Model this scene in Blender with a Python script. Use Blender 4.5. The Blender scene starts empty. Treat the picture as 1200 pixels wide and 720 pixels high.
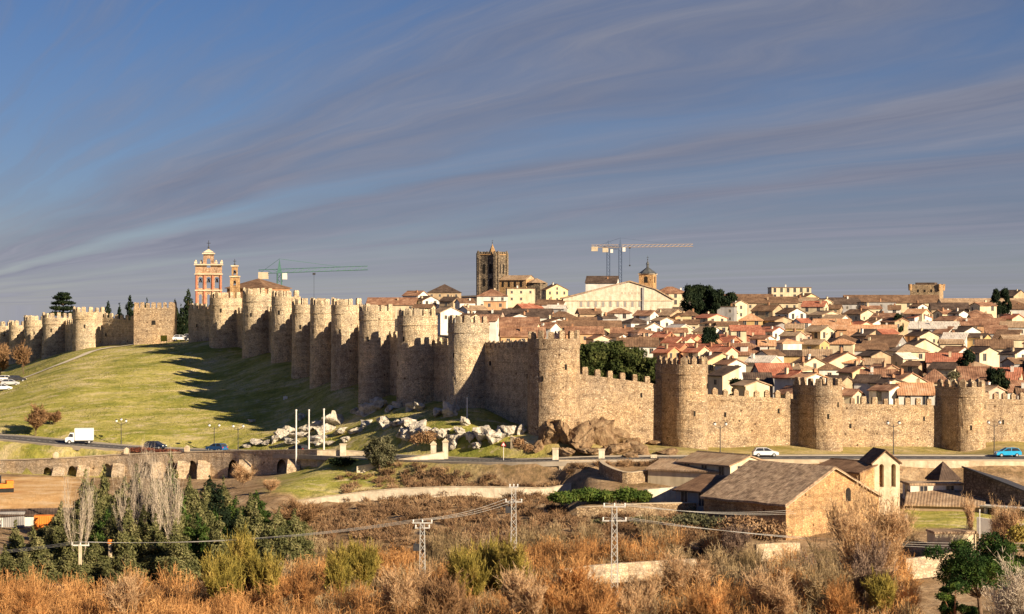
import bpy, math, random
import numpy as np
from mathutils import Vector, Matrix
R = math.radians
PI = math.pi
random.seed(7)
rng = np.random.default_rng(7)
scene = bpy.context.scene
COL = scene.collection
F = 2400.0          # focal length in photograph pixels (1200 wide); the eye is at the origin, looking along +Y
THETA, ELEV = 48.0, 22.5    # the sun stands to the right and a little behind the eye
SUN = Vector((math.sin(R(THETA))*math.cos(R(ELEV)), -math.cos(R(THETA))*math.cos(R(ELEV)), math.sin(R(ELEV))))

def W(px, py, Y):
    return Vector(((px-600)/F*Y, Y, (360-py)/F*Y))
def XX(px, Y): return (px-600)/F*Y
def ZZ(py, Y): return (360-py)/F*Y

# ------------------------------------------------------------------ materials
MATS = {}
def nn(nt, t, **kw):
    n = nt.nodes.new(t)
    for k, v in kw.items():
        setattr(n, k, v)
    return n
def ramp(nt, fac, stops):
    r = nt.nodes.new('ShaderNodeValToRGB')
    e = r.color_ramp.elements
    while len(e) < len(stops): e.new(0.5)
    for i, (p, c) in enumerate(stops):
        e[i].position = p; e[i].color = (c[0], c[1], c[2], 1)
    nt.links.new(fac, r.inputs[0])
    return r.outputs[0]
def mixc(nt, fac, a, b, mode='MIX'):
    m = nt.nodes.new('ShaderNodeMix'); m.data_type = 'RGBA'; m.blend_type = mode
    L = nt.links
    for s, v in ((m.inputs[0], fac), (m.inputs[6], a), (m.inputs[7], b)):
        if hasattr(v, 'links'): L.new(v, s)
        elif isinstance(v, (int, float)): s.default_value = v
        else: s.default_value = (v[0], v[1], v[2], 1)
    return m.outputs[2]
def noise(nt, vec, scale, detail=4, rough=.55, dist=0):
    n = nt.nodes.new('ShaderNodeTexNoise')
    n.inputs['Scale'].default_value = scale; n.inputs['Detail'].default_value = detail
    n.inputs['Roughness'].default_value = rough; n.inputs['Distortion'].default_value = dist
    nt.links.new(vec, n.inputs['Vector'])
    return n.outputs[0]
def vmap(nt, vec, sc=(1,1,1), rot=(0,0,0)):
    m = nt.nodes.new('ShaderNodeMapping'); m.inputs['Scale'].default_value = sc; m.inputs['Rotation'].default_value = rot
    nt.links.new(vec, m.inputs['Vector']); return m.outputs[0]
def newmat(name, rough=.9, spec=.2):
    m = bpy.data.materials.new(name); m.use_nodes = True
    nt = m.node_tree; b = nt.nodes['Principled BSDF']
    b.inputs['Roughness'].default_value = rough
    b.inputs['Specular IOR Level'].default_value = spec
    g = nt.nodes.new('ShaderNodeNewGeometry')
    MATS[name] = m
    return m, nt, b, g.outputs['Position']
def bump(nt, b, h, strength, dist):
    u = nt.nodes.new('ShaderNodeBump'); u.inputs['Strength'].default_value = strength; u.inputs['Distance'].default_value = dist
    nt.links.new(h, u.inputs['Height']); nt.links.new(u.outputs[0], b.inputs['Normal'])
def stone(name, dark, mid, light, joint, vs=1.7, patch=.12, bs=.8):
    """rubble masonry: irregular blocks of differing tone, darker joints, big weather patches"""
    m, nt, b, P = newmat(name, .95, .1)
    v = vmap(nt, P, (1, 1, 1.5))
    vo = nn(nt, 'ShaderNodeTexVoronoi'); vo.inputs['Scale'].default_value = vs; nt.links.new(v, vo.inputs['Vector'])
    sep = nn(nt, 'ShaderNodeSeparateColor'); nt.links.new(vo.outputs['Color'], sep.inputs[0])
    c = ramp(nt, sep.outputs[0], [(0, dark), (.35, mid), (.8, mid), (1, light)])
    ve = nn(nt, 'ShaderNodeTexVoronoi', feature='DISTANCE_TO_EDGE'); ve.inputs['Scale'].default_value = vs; nt.links.new(v, ve.inputs['Vector'])
    jm = ramp(nt, ve.outputs['Distance'], [(.02, (1,1,1)), (.13, (0,0,0))])
    c = mixc(nt, jm, c, joint)
    n1 = noise(nt, P, patch, 5, .6)
    pr = ramp(nt, n1, [(.33, (.72,.74,.8)), (.5, (1,1,1)), (.68, (1.16,1.1,1.0))])
    c = mixc(nt, 1.0, c, pr, 'MULTIPLY')
    n2 = noise(nt, P, .9, 6, .75)
    pr2 = ramp(nt, n2, [(.36, (.5,.47,.45)), (.47, (.95,.95,.95)), (.7, (1.12,1.1,1.05))])
    c = mixc(nt, .85, c, pr2, 'MULTIPLY')
    cb = noise(nt, vmap(nt, P, (.04,.04,1.5)), 1, 5, .7)      # rough courses
    c = mixc(nt, .7, c, ramp(nt, cb, [(.38, (.74,.72,.70)), (.5, (1,1,1)), (.64, (1.14,1.12,1.08))]), 'MULTIPLY')
    pl = nn(nt, 'ShaderNodeTexVoronoi'); pl.inputs['Scale'].default_value = .42; pl.inputs['Randomness'].default_value = .7; nt.links.new(P, pl.inputs['Vector'])
    c = mixc(nt, 1, c, ramp(nt, pl.outputs['Distance'], [(.07, (.30,.27,.26)), (.11, (1,1,1))]), 'MULTIPLY')   # putlog holes
    n4 = noise(nt, P, .33, 3, .5)
    c = mixc(nt, .6, c, ramp(nt, n4, [(.40, (.80,.78,.78)), (.44, (1,1,1)), (.60, (1,1,1)), (.63, (1.18,1.15,1.1))]), 'MULTIPLY')   # patched repairs
    sv = noise(nt, vmap(nt, P, (.9,.9,.07)), 1, 4, .6)      # vertical weather streaks
    c = mixc(nt, .5, c, ramp(nt, sv, [(.38, (.68,.66,.66)), (.55, (1,1,1))]), 'MULTIPLY')
    nt.links.new(c, b.inputs['Base Color'])
    bump(nt, b, c, .8, bs)
    return m
def plain(name, c1, c2, sc=.6, rough=.85, spec=.2, bmp=.0, streak=False, detail=5):
    m, nt, b, P = newmat(name, rough, spec)
    n = noise(nt, P, sc, detail, .62)
    c = ramp(nt, n, [(.32, c1), (.68, c2)])
    if streak:
        sv = noise(nt, vmap(nt, P, (.8,.8,.08)), 1, 4, .6)
        c = mixc(nt, .5, c, ramp(nt, sv, [(.36, (.62,.6,.58)), (.56, (1,1,1))]), 'MULTIPLY')
    nt.links.new(c, b.inputs['Base Color'])
    if bmp: bump(nt, b, n, .7, bmp)
    return m
def tiles(name, c1, c2, c3, sc=.35, con=.9):
    """old clay tile roof: columns of tiles running down the slope (object x runs along the ridge)"""
    m, nt, b, P = newmat(name, .9, .15)
    tc = nn(nt, 'ShaderNodeTexCoord')
    O = tc.outputs['Object']
    n = noise(nt, P, sc, 7, .75)
    c = ramp(nt, n, [(.32, c1), (.5, c2), (.68, c3)])
    n2 = noise(nt, vmap(nt, O, (2.6, .5, .5)), 1.2, 4, .7)
    c = mixc(nt, .9, c, ramp(nt, n2, [(.3, (.5,.48,.48)), (.5, (1,1,1)), (.72, (1.25,1.2,1.15))]), 'MULTIPLY')
    wv = nn(nt, 'ShaderNodeTexWave', wave_type='BANDS', bands_direction='X'); wv.inputs['Scale'].default_value = .7
    wv.inputs['Distortion'].default_value = .6; nt.links.new(O, wv.inputs['Vector'])
    c = mixc(nt, .22, c, ramp(nt, wv.outputs[0], [(0, (.55,.52,.5)), (.5, (1,1,1))]), 'MULTIPLY')
    nt.links.new(c, b.inputs['Base Color'])
    bump(nt, b, wv.outputs[0], .8, .035)
    return m
def foliage(name, c1, c2, c3, sc=.5, tr=.15):
    m, nt, b, P = newmat(name, .8, .15)
    n = noise(nt, P, sc, 4, .7)
    c = ramp(nt, n, [(.32, c1), (.5, c2), (.68, c3)])
    n2 = noise(nt, P, sc*7, 2, .6)
    c = mixc(nt, .7, c, ramp(nt, n2, [(.35, (.55,.55,.55)), (.65, (1.35,1.3,1.1))]), 'MULTIPLY')
    nt.links.new(c, b.inputs['Base Color'])
    if tr:
        t = nn(nt, 'ShaderNodeBsdfTranslucent'); nt.links.new(c, t.inputs[0])
        mx = nn(nt, 'ShaderNodeMixShader'); mx.inputs[0].default_value = tr
        nt.links.new(b.outputs[0], mx.inputs[1]); nt.links.new(t.outputs[0], mx.inputs[2])
        nt.links.new(mx.outputs[0], nt.nodes['Material Output'].inputs[0])
    return m

stone('stone_wall', (.38,.27,.175), (.62,.47,.31), (.78,.63,.45), (.27,.19,.125), vs=3.0, bs=.4)
stone('stone_left', (.52,.42,.29), (.76,.62,.43), (.84,.73,.54), (.34,.28,.21), vs=2.8, bs=.3)
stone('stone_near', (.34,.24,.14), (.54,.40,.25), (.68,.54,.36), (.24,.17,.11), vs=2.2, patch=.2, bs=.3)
stone('stone_church', (.42,.25,.12), (.58,.38,.19), (.68,.49,.28), (.36,.22,.12), vs=2.6, patch=.15, bs=.25)
stone('stone_grey', (.16,.13,.10), (.30,.24,.17), (.40,.33,.24), (.10,.08,.06), vs=.9, patch=.1, bs=.5)
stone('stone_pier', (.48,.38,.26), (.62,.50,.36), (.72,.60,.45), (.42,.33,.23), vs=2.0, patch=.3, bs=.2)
stone('dark_brick', (.09,.075,.07), (.15,.125,.115), (.20,.17,.15), (.07,.06,.055), vs=1.6, patch=.3, bs=.1)
stone('brick', (.40,.25,.16), (.54,.37,.25), (.64,.48,.33), (.34,.22,.15), vs=2.2, patch=.3, bs=.2)
plain('brick_red', (.38,.13,.08), (.50,.21,.13), 1.5, bmp=.1)
plain('limestone', (.50,.40,.27), (.70,.60,.45), .7, bmp=.3, streak=True)
plain('pale_stone', (.55,.47,.35), (.78,.70,.56), .8, bmp=.2, streak=True)
plain('coping', (.42,.34,.24), (.62,.52,.38), .8, bmp=.1)
wallcols = {
 'white': ((.64,.60,.54), (.80,.78,.72)), 'cream': ((.58,.48,.32), (.74,.64,.45)),
 'yellow': ((.62,.50,.28), (.74,.63,.36)), 'tan': ((.38,.27,.17), (.52,.40,.26)),
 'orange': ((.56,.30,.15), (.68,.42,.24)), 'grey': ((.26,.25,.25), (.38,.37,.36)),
 'pink': ((.55,.35,.27), (.68,.48,.38)), 'ochre': ((.48,.33,.14), (.62,.45,.22)), 'brick': ((.34,.17,.09), (.46,.27,.16))}
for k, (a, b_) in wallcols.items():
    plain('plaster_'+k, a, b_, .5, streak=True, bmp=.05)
roofcols = {
 'rust': ((.14,.07,.045), (.30,.16,.10), (.50,.31,.20)), 'red': ((.26,.08,.05), (.42,.16,.10), (.56,.28,.18)),
 'brown': ((.10,.06,.04), (.20,.12,.075), (.33,.21,.13)), 'orange': ((.42,.20,.10), (.60,.34,.19), (.72,.48,.32)),
 'dark': ((.05,.035,.03), (.10,.07,.055), (.18,.13,.10)), 'tan': ((.26,.17,.11), (.40,.28,.18), (.55,.42,.29)),
 'pale': ((.55,.48,.40), (.70,.64,.56), (.80,.76,.68))}
for k, c in roofcols.items(): tiles('tile_'+k, *c)
tiles('tile_church', (.13,.085,.06), (.38,.27,.18), (.68,.52,.36), 1.1)
plain('pane', (.02,.022,.03), (.05,.055,.07), 2, .15, .5)
plain('dark_opening', (.015,.013,.012), (.03,.026,.022), 2, .9)
plain('window_trim', (.40,.33,.24), (.55,.48,.38), 2)
plain('slate', (.05,.055,.06), (.12,.125,.13), .6, .5, .4)
plain('asphalt', (.085,.08,.078), (.13,.12,.115), .4, bmp=.02)
plain('pavement', (.34,.29,.23), (.46,.40,.32), .6, bmp=.03)
plain('road_paint', (.70,.70,.66), (.80,.80,.78), 2)
plain('footway', (.60,.52,.38), (.74,.66,.50), .5)
plain('track', (.42,.34,.22), (.58,.48,.34), .5, bmp=.05)
plain('steel_white', (.62,.60,.56), (.80,.78,.74), 3, .5, .4)
plain('steel_galv', (.38,.37,.35), (.55,.54,.51), 3, .5, .4)
plain('steel_green', (.05,.13,.12), (.09,.20,.18), 2, .5, .4)
plain('steel_blue', (.05,.08,.15), (.09,.13,.22), 2, .5, .4)
plain('steel_yellow', (.42,.30,.18), (.52,.38,.24), 2, .5, .4)
plain('steel_dark', (.025,.025,.03), (.06,.06,.065), 2, .5, .4)
plain('lamp_glass', (.75,.74,.70), (.85,.84,.80), 2, .3, .5)
plain('rubber', (.015,.015,.015), (.03,.03,.03), 2, .8)
plain('car_navy', (.01,.02,.05), (.015,.03,.07), 2, .25, .6)
plain('car_blue', (.02,.10,.26), (.03,.13,.32), 2, .25, .6)
plain('car_cyan', (.02,.35,.66), (.03,.42,.75), 2, .25, .6)
plain('car_white', (.75,.75,.74), (.82,.82,.82), 2, .3, .6)
plain('car_silver', (.40,.41,.43), (.5,.51,.53), 2, .3, .6)
plain('car_dark', (.02,.02,.022), (.04,.04,.045), 2, .3, .6)
plain('headlight', (.7,.7,.65), (.85,.85,.8), 2, .15, .6)
plain('tail_light', (.45,.02,.02), (.55,.03,.03), 2, .2, .6)
plain('plastic_orange', (.70,.20,.03), (.80,.27,.05), 2)
plain('tarp_blue', (.02,.08,.30), (.05,.15,.42), 2, .6)
plain('sign_yellow', (.75,.60,.05), (.80,.66,.08), 2)
plain('dirt', (.30,.18,.09), (.55,.36,.19), .3, bmp=.4)
m, nt, b, P = newmat('granite', .95, .1)
n = noise(nt, P, 1.1, 7, .72)
c = ramp(nt, n, [(.28, (.16,.13,.10)), (.40, (.50,.44,.35)), (.55, (.74,.68,.58)), (.72, (.86,.82,.75))])
nt.links.new(c, b.inputs['Base Color']); bump(nt, b, n, 1, 1.0)
m, nt, b, P = newmat('granite_brown', .95, .1)
n = noise(nt, vmap(nt, P, (1,1,.7), (0, .5, 0)), .8, 8, .75)
c = ramp(nt, n, [(.30, (.07,.045,.03)), (.43, (.30,.19,.11)), (.58, (.46,.32,.19)), (.72, (.60,.46,.31))])
nt.links.new(c, b.inputs['Base Color']); bump(nt, b, n, 1, 1.2)
foliage('pine_leaf', (.02,.045,.012), (.05,.09,.02), (.10,.15,.035), .5)
foliage('umbrella_leaf', (.012,.035,.01), (.035,.075,.018), (.13,.19,.035), .45)
foliage('conifer_leaf', (.06,.07,.03), (.15,.155,.065), (.30,.275,.14), .5)
foliage('olive_leaf', (.05,.055,.03), (.13,.13,.075), (.26,.24,.15), .8)
foliage('dark_leaf', (.006,.014,.008), (.015,.028,.014), (.035,.05,.02), .4)
foliage('hedge_leaf', (.018,.03,.01), (.055,.075,.022), (.13,.14,.05), .4)
foliage('ivy_leaf', (.03,.07,.015), (.09,.14,.03), (.18,.22,.05), .6)
foliage('willow_twig', (.16,.14,.035), (.34,.28,.07), (.50,.38,.12), .5, .2)
foliage('thicket_orange', (.13,.07,.035), (.50,.26,.105), (.78,.47,.21), .2, .2)
foliage('thicket_tan', (.12,.09,.05), (.36,.27,.16), (.64,.50,.33), .25, .2)
foliage('bare_twig', (.32,.21,.12), (.56,.38,.23), (.74,.54,.35), .5, .15)
foliage('brown_crown', (.14,.08,.04), (.30,.18,.10), (.42,.27,.15), .5, .1)
foliage('purple_twig', (.14,.10,.085), (.28,.20,.165), (.42,.31,.24), .5, .1)
foliage('scrub', (.09,.055,.035), (.26,.16,.095), (.46,.32,.20), .22, .1)
foliage('grass_tuft', (.11,.12,.03), (.24,.24,.07), (.42,.36,.15), .1, .1)
foliage('red_hedge', (.10,.03,.02), (.18,.06,.04), (.26,.10,.06), .5, .1)
plain('bark', (.10,.065,.04), (.22,.15,.10), 3, bmp=.05)
plain('bark_pale', (.38,.31,.23), (.60,.52,.42), 2, bmp=.05)
plain('bark_red', (.26,.12,.06), (.38,.20,.11), 2, bmp=.05)

# ------------------------------------------------------------------ object helpers
class MB:
    """collects shapes, then links them as ONE mesh object"""
    def __init__(s): s.v = []; s.f = []; s.m = []; s.mi = 0
    def add(s, vs, fs):
        o = len(s.v); s.v += [tuple(v) for v in vs]; s.f += [tuple(i+o for i in f) for f in fs]; s.m += [s.mi]*len(fs); return s
    def box(s, x0, x1, y0, y1, z0, z1, M=None):
        vs = [Vector((x, y, z)) for z in (z0, z1) for y in (y0, y1) for x in (x0, x1)]
        if M is not None: vs = [M @ v for v in vs]
        return s.add(vs, [(0,2,3,1), (4,5,7,6), (0,1,5,4), (1,3,7,5), (3,2,6,7), (2,0,4,6)])
    def prism(s, pts, z0, z1):
        n = len(pts)
        a = sum(pts[i][0]*pts[(i+1)%n][1]-pts[(i+1)%n][0]*pts[i][1] for i in range(n))
        if a < 0: pts = pts[::-1]
        vs = [(p[0], p[1], z0) for p in pts]+[(p[0], p[1], z1) for p in pts]
        return s.add(vs, [tuple(range(n-1, -1, -1)), tuple(range(n, 2*n))]+[(i, (i+1)%n, n+(i+1)%n, n+i) for i in range(n)])
    def slab(s, pts, t0, t1, M):
        """polygon in local x-z, extruded along local y from t0 to t1"""
        n = len(pts)
        a = sum(pts[i][0]*pts[(i+1)%n][1]-pts[(i+1)%n][0]*pts[i][1] for i in range(n))
        if a < 0: pts = pts[::-1]
        vs = [M @ Vector((p[0], t0, p[1])) for p in pts]+[M @ Vector((p[0], t1, p[1])) for p in pts]
        return s.add(vs, [tuple(range(n)), tuple(range(2*n-1, n-1, -1))]+[(i, n+i, n+(i+1)%n, (i+1)%n) for i in range(n)])
    def tube(s, p0, p1, r0, r1=None, n=6):
        if r1 is None: r1 = r0
        p0 = Vector(p0); p1 = Vector(p1); d = (p1-p0)
        if d.length < 1e-6: return s
        q = d.to_track_quat('Z', 'Y')
        vs = []
        for p, r in ((p0, r0), (p1, r1)):
            for i in range(n):
                a = 2*PI*i/n; vs.append(p + q @ Vector((r*math.cos(a), r*math.sin(a), 0)))
        return s.add(vs, [tuple(range(n-1, -1, -1)), tuple(range(n, 2*n))]+[(i, (i+1)%n, n+(i+1)%n, n+i) for i in range(n)])
    def cone(s, c, r, h, n=4, a0=0):
        vs = [(c[0]+r*math.cos(a0+2*PI*i/n), c[1]+r*math.sin(a0+2*PI*i/n), c[2]) for i in range(n)]+[(c[0], c[1], c[2]+h)]
        return s.add(vs, [tuple(range(n-1, -1, -1))]+[(i, (i+1)%n, n) for i in range(n)])
    def ball(s, c, r, seg=10, rings=6, sz=1):
        vs = []; fs = []
        for j in range(rings+1):
            t = PI*j/rings
            for i in range(seg):
                a = 2*PI*i/seg
                vs.append((c[0]+r*math.sin(t)*math.cos(a), c[1]+r*math.sin(t)*math.sin(a), c[2]+r*sz*math.cos(t)))
        for j in range(rings):
            for i in range(seg):
                fs.append((j*seg+i, (j+1)*seg+i, (j+1)*seg+(i+1)%seg, j*seg+(i+1)%seg))
        return s.add(vs, fs)
    def mesh(s, name, mats):
        me = bpy.data.meshes.new(name); me.from_pydata(s.v, [], s.f)
        if isinstance(mats, str): mats = [mats]
        for k in mats: me.materials.append(MATS[k])
        if any(s.m): me.polygons.foreach_set('material_index', s.m)
        me.validate(); me.update(); return me
    def build(s, name, mats, parent=None, loc=None, rot=0, smooth=False):
        me = s.mesh(name, mats)
        if smooth:
            for p in me.polygons: p.use_smooth = True
        return link(name, me, parent, loc, rot)
def link(name, me, parent=None, loc=None, rot=0, scale=None):
    o = bpy.data.objects.new(name, me); COL.objects.link(o)
    if parent is not None: o.parent = parent
    if loc is not None: o.location = loc
    if rot: o.rotation_euler = (0, 0, rot)
    if scale is not None: o.scale = scale
    return o
USED = {}
def tag(o, label, cat, group=None, kind=None):
    if label: o['label'] = label
    if cat: o['category'] = cat
    if group: o['group'] = group
    o['kind'] = kind or 'thing'
    return o
def thing(name, loc, label, cat, group=None, rz=0):
    o = bpy.data.objects.new(name, None); COL.objects.link(o); o.location = loc; o.rotation_euler = (0, 0, rz)
    o.empty_display_size = .5
    return tag(o, label, cat, group)
def arr_mesh(name, V, Fq, mat, quads=True):
    """fast numpy mesh of quads/tris"""
    me = bpy.data.meshes.new(name)
    k = Fq.shape[1]
    me.vertices.add(len(V)); me.vertices.foreach_set('co', V.astype(np.float32).ravel())
    me.loops.add(Fq.size); me.loops.foreach_set('vertex_index', Fq.astype(np.int32).ravel())
    me.polygons.add(len(Fq)); me.polygons.foreach_set('loop_start', np.arange(0, Fq.size, k, dtype=np.int32))
    me.polygons.foreach_set('loop_total', np.full(len(Fq), k, dtype=np.int32))
    me.materials.append(MATS[mat]); me.update(calc_edges=True); me.validate()
    return me

# ------------------------------------------------------------------ terrain
ctrl = []
def cp(px, Y, py=None, z=None): ctrl.append((px, Y, z if z is not None else ZZ(py, Y)))
for px in (-400, 0, 400, 800, 1200, 1600):
    for Y, z in ((12, -3), (30, -7.5), (60, -17), (100, -28), (140, -33), (190, -34.5), (230, -34.8)): cp(px, Y, z=z)
for px, lst in {
 -300: ((265,-35),(330,-33.5),(380,-33),(420,-26),(470,-22),(540,-20),(640,-20),(800,-18),(1200,-18)),
 1500: ((270,-34),(300,-31),(330,-29),(340,-25),(400,-24),(500,-22),(700,-15),(1000,-6),(1300,-6)),
 0: ((265,-35),(320,-33.8),(365,-31.5),(391,-31)), 90: ((265,-35),(320,-34),(365,-32.5),(385,-32)),
 175: ((265,-35),(320,-34),(365,-33),(380,-32)), 250: ((265,-35),(320,-33.5),(360,-31)), 330: ((265,-35),(300,-34),(330,-31),(350,-29)),
 }.items():
    for Y, z in lst: cp(px, Y, z=z)
for px, lst in {
 0: ((430,492),(455,470),(480,455),(510,447),(560,438),(620,425)),
 90: ((425,492),(455,452),(490,425),(515,413),(540,411)),
 175: ((425,490),(455,448),(485,420),(510,404),(545,403)),
 250: ((415,498),(440,465),(462,438),(480,415),(493,400),(520,398)),
 330: ((400,505),(420,478),(435,452),(450,425),(470,412)),
 400: ((382,510),(395,487),(405,462),(415,447),(430,440)),
 460: ((368,508),(380,483),(390,467),(400,461)),
 554: ((353,515),(363,488),(370,476),(385,470)),
 610: ((346,522),(353,507),(362,500)),
 662: ((342,524),(348,508),(358,503)),
 760: ((346,530),(356,524)), 850: ((350,533),(362,530)), 1000: ((350,535),(366,533)), 1125: ((350,535),(376,533)), 1250: ((350,535),(385,532)),
 400.1: ((350,552),(340,568),(332.5,589),(325,597),(310,612),(290,640)),
 500: ((345,550),(338,564),(333.5,580),(326,588),(318,594),(305,607),(290,630),(270,675)),
 600: ((336,550),(334,580),(322,588),(315,593),(300,608),(285,635),(265,680)),
 700: ((328,548),(318,562),(308,580),(298,600),(285,625),(265,675)),
 800: ((328,550),(318,568),(306,588),(295,604),(282,630),(262,680)),
 930: ((329,568),(315,590),(300,610),(280,634),(262,672)),
 1100: ((327,568),(312,586),(300,600),(288,614),(275,640),(255,685)),
 1220: ((327,570),(312,588),(300,603),(288,618),(275,645),(255,685)),
 }.items():
    for Y, py in lst: cp(px, Y, py=py)
for px in (560, 700, 850, 1000, 1150):
    for Y, z in ((410,-21), (450,-20.5), (520,-18.5), (600,-15.5), (700,-11)): cp(px, Y, z=z+(3 if px < 600 else 0))
for px, z1, z2, z3 in ((480,-6,2,3), (580,-6,4,6), (730,-6,4,5), (900,-6,2,2), (1080,-6.5,-1,0), (1250,-7,-1.5,0)):
    cp(px, 800, z=z1); cp(px, 950, z=z2); cp(px, 1100, z=z3); cp(px, 1500, z=z3-8); cp(px, 3000, z=-45); cp(px, 8000, z=-170)
for px in (100, 250, 400): cp(px, 620, z=-8); cp(px, 800, z=-7); cp(px, 1200, z=-10); cp(px, 3000, z=-55); cp(px, 8000, z=-180)
cp(-300, 3000, z=-60); cp(1500, 3000, z=-60); cp(-300, 8000, z=-180); cp(1500, 8000, z=-180)
for px, Y in ((450,440),(420,480),(370,520),(300,560)): cp(px, Y, z=-11)

ROAD = [(-260,-26.0,430), (-80,-26.0,417), (0,-26.2,411), (90,-27.0,402), (175,-27.6,396), (270,-27.6,388), (380,-26.6,369), (460,-26.2,355), (550,-25.9,344),
        (620,-25.5,338), (700,-25.0,336), (800,-24.9,336), (1000,-24.9,337), (1200,-25.0,338), (1480,-25.0,341)]
RP = np.array([(XX(px, Y), Y, z) for px, z, Y in ROAD])
def catmull(P, n=10):
    P = np.asarray(P, float); out = []
    for i in range(len(P)-1):
        a = P[max(i-1, 0)]; b = P[i]; c = P[i+1]; d = P[min(i+2, len(P)-1)]
        for k in range(n):
            t = k/n
            out.append(.5*((2*b)+(-a+c)*t+(2*a-5*b+4*c-d)*t*t+(-a+3*b-3*c+d)*t**3))
    out.append(P[-1]); return np.array(out)
RPS = catmull(RP, 14)
for x, y, z in RP: ctrl.append((600+x/y*F, y, z))
C = np.array(ctrl)
def uv(px, Y):
    return np.stack([np.clip(px, -400, 1600)/100, np.log(np.maximum(Y, 8))*9], -1)
U = uv(C[:, 0], C[:, 1])
D = np.linalg.norm(U[:, None]-U[None], axis=-1)
phi = lambda r: np.sqrt(r*r+.12)
n_ = len(U)
A = np.zeros((n_+3, n_+3)); A[:n_, :n_] = phi(D)-0.02*np.eye(n_); A[:n_, n_] = 1; A[:n_, n_+1:] = U; A[n_, :n_] = 1; A[n_+1:, :n_] = U.T
wts = np.linalg.solve(A, np.concatenate([C[:, 2], [0,0,0]]))
def axis(parts):
    out = []
    for a, b, s in parts: out += list(np.arange(a, b, s))
    out.append(parts[-1][1]); return np.array(out)
GX = axis([(-5000,-1000,400), (-1000,-260,40), (-260,-130,6), (-130,120,2), (120,260,6), (260,1000,40), (1000,5000,400)])
GY = axis([(-60,120,10), (120,240,4), (240,560,2), (560,1200,12), (1200,2000,80), (2000,9000,500)])
gx, gy = np.meshgrid(GX, GY)
pxg = 600+gx/np.maximum(gy, 8)*F
def evalz(pxs, Ys):
    out = np.empty(pxs.size); uvv = uv(pxs.ravel(), Ys.ravel())
    for i in range(0, len(uvv), 20000):
        q = uvv[i:i+20000]
        out[i:i+20000] = phi(np.linalg.norm(q[:, None]-U[None], axis=-1)) @ wts[:n_] + wts[n_] + q @ wts[n_+1:]
    return out.reshape(pxs.shape)
GZ = evalz(pxg, gy)
prof = np.interp(gy, [-60, 0, 8, 30, 60, 100, 140, 190, 245], [-3, -2, -3.2, -8, -17, -28, -33, -34.5, -34.9])
bl_ = np.clip((gy-200)/45, 0, 1); GZ = prof*(1-bl_)+GZ*bl_
GZ = np.where((gy < 330), np.minimum(GZ, -.0875*np.maximum(gy, 60)+0*GZ-2), GZ) if False else GZ
def vnoise(x, y, s, seed):
    r = np.random.default_rng(seed); T = r.random((256, 256))
    X = x/s; Y = y/s; i = np.floor(X).astype(int); j = np.floor(Y).astype(int); fx = X-i; fy = Y-j
    fx = fx*fx*(3-2*fx); fy = fy*fy*(3-2*fy); g = lambda a, b: T[a % 256, b % 256]
    return (g(i,j)*(1-fx)*(1-fy)+g(i+1,j)*fx*(1-fy)+g(i,j+1)*(1-fx)*fy+g(i+1,j+1)*fx*fy)-.5
GZ = GZ + np.where((gy > 100) & (gy < 600), vnoise(gx, gy, 14, 1)*.7+vnoise(gx, gy, 5, 2)*.35+vnoise(gx, gy, 2.2, 5)*.12, 0)
# level the road bed
sub = (gy > 300) & (gy < 460) & (np.abs(gx) < 260)
pts = np.stack([gx[sub], gy[sub]], -1)
dist = np.full(len(pts), 1e9); zr = np.zeros(len(pts))
for k in range(len(RPS)-1):
    a = RPS[k]; b_ = RPS[k+1]; ab = b_[:2]-a[:2]
    t = np.clip(((pts-a[:2]) @ ab)/max(ab @ ab, 1e-9), 0, 1)
    q = a[:2]+t[:, None]*ab; dd = np.linalg.norm(pts-q, axis=1); zz = a[2]+t*(b_[2]-a[2])
    mk = dd < dist; dist[mk] = dd[mk]; zr[mk] = zz[mk]
wgt = 1-np.clip((dist-5.5)/3.5, 0, 1); wgt = wgt*wgt*(3-2*wgt)
GZ[sub] = GZ[sub]*(1-wgt)+zr*wgt
# the ground drops at the foot of the viaduct
VP = [(-400,408),(-70,404),(0,399),(65,394),(130,390),(180,386),(240,381),(300,374),(372,363)]
vY = np.interp(pxg, [p[0] for p in VP], [p[1] for p in VP]); foot = np.interp(pxg, [-400, 0, 120, 250, 310, 350, 372], [-32.5, -32.3, -32.3, -31.8, -30.6, -29.2, -28.2])
inz = (gy < vY+1.5) & (gy > 240) & (pxg < 376); GZ = np.where(inz, np.minimum(GZ, foot), GZ)
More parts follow.
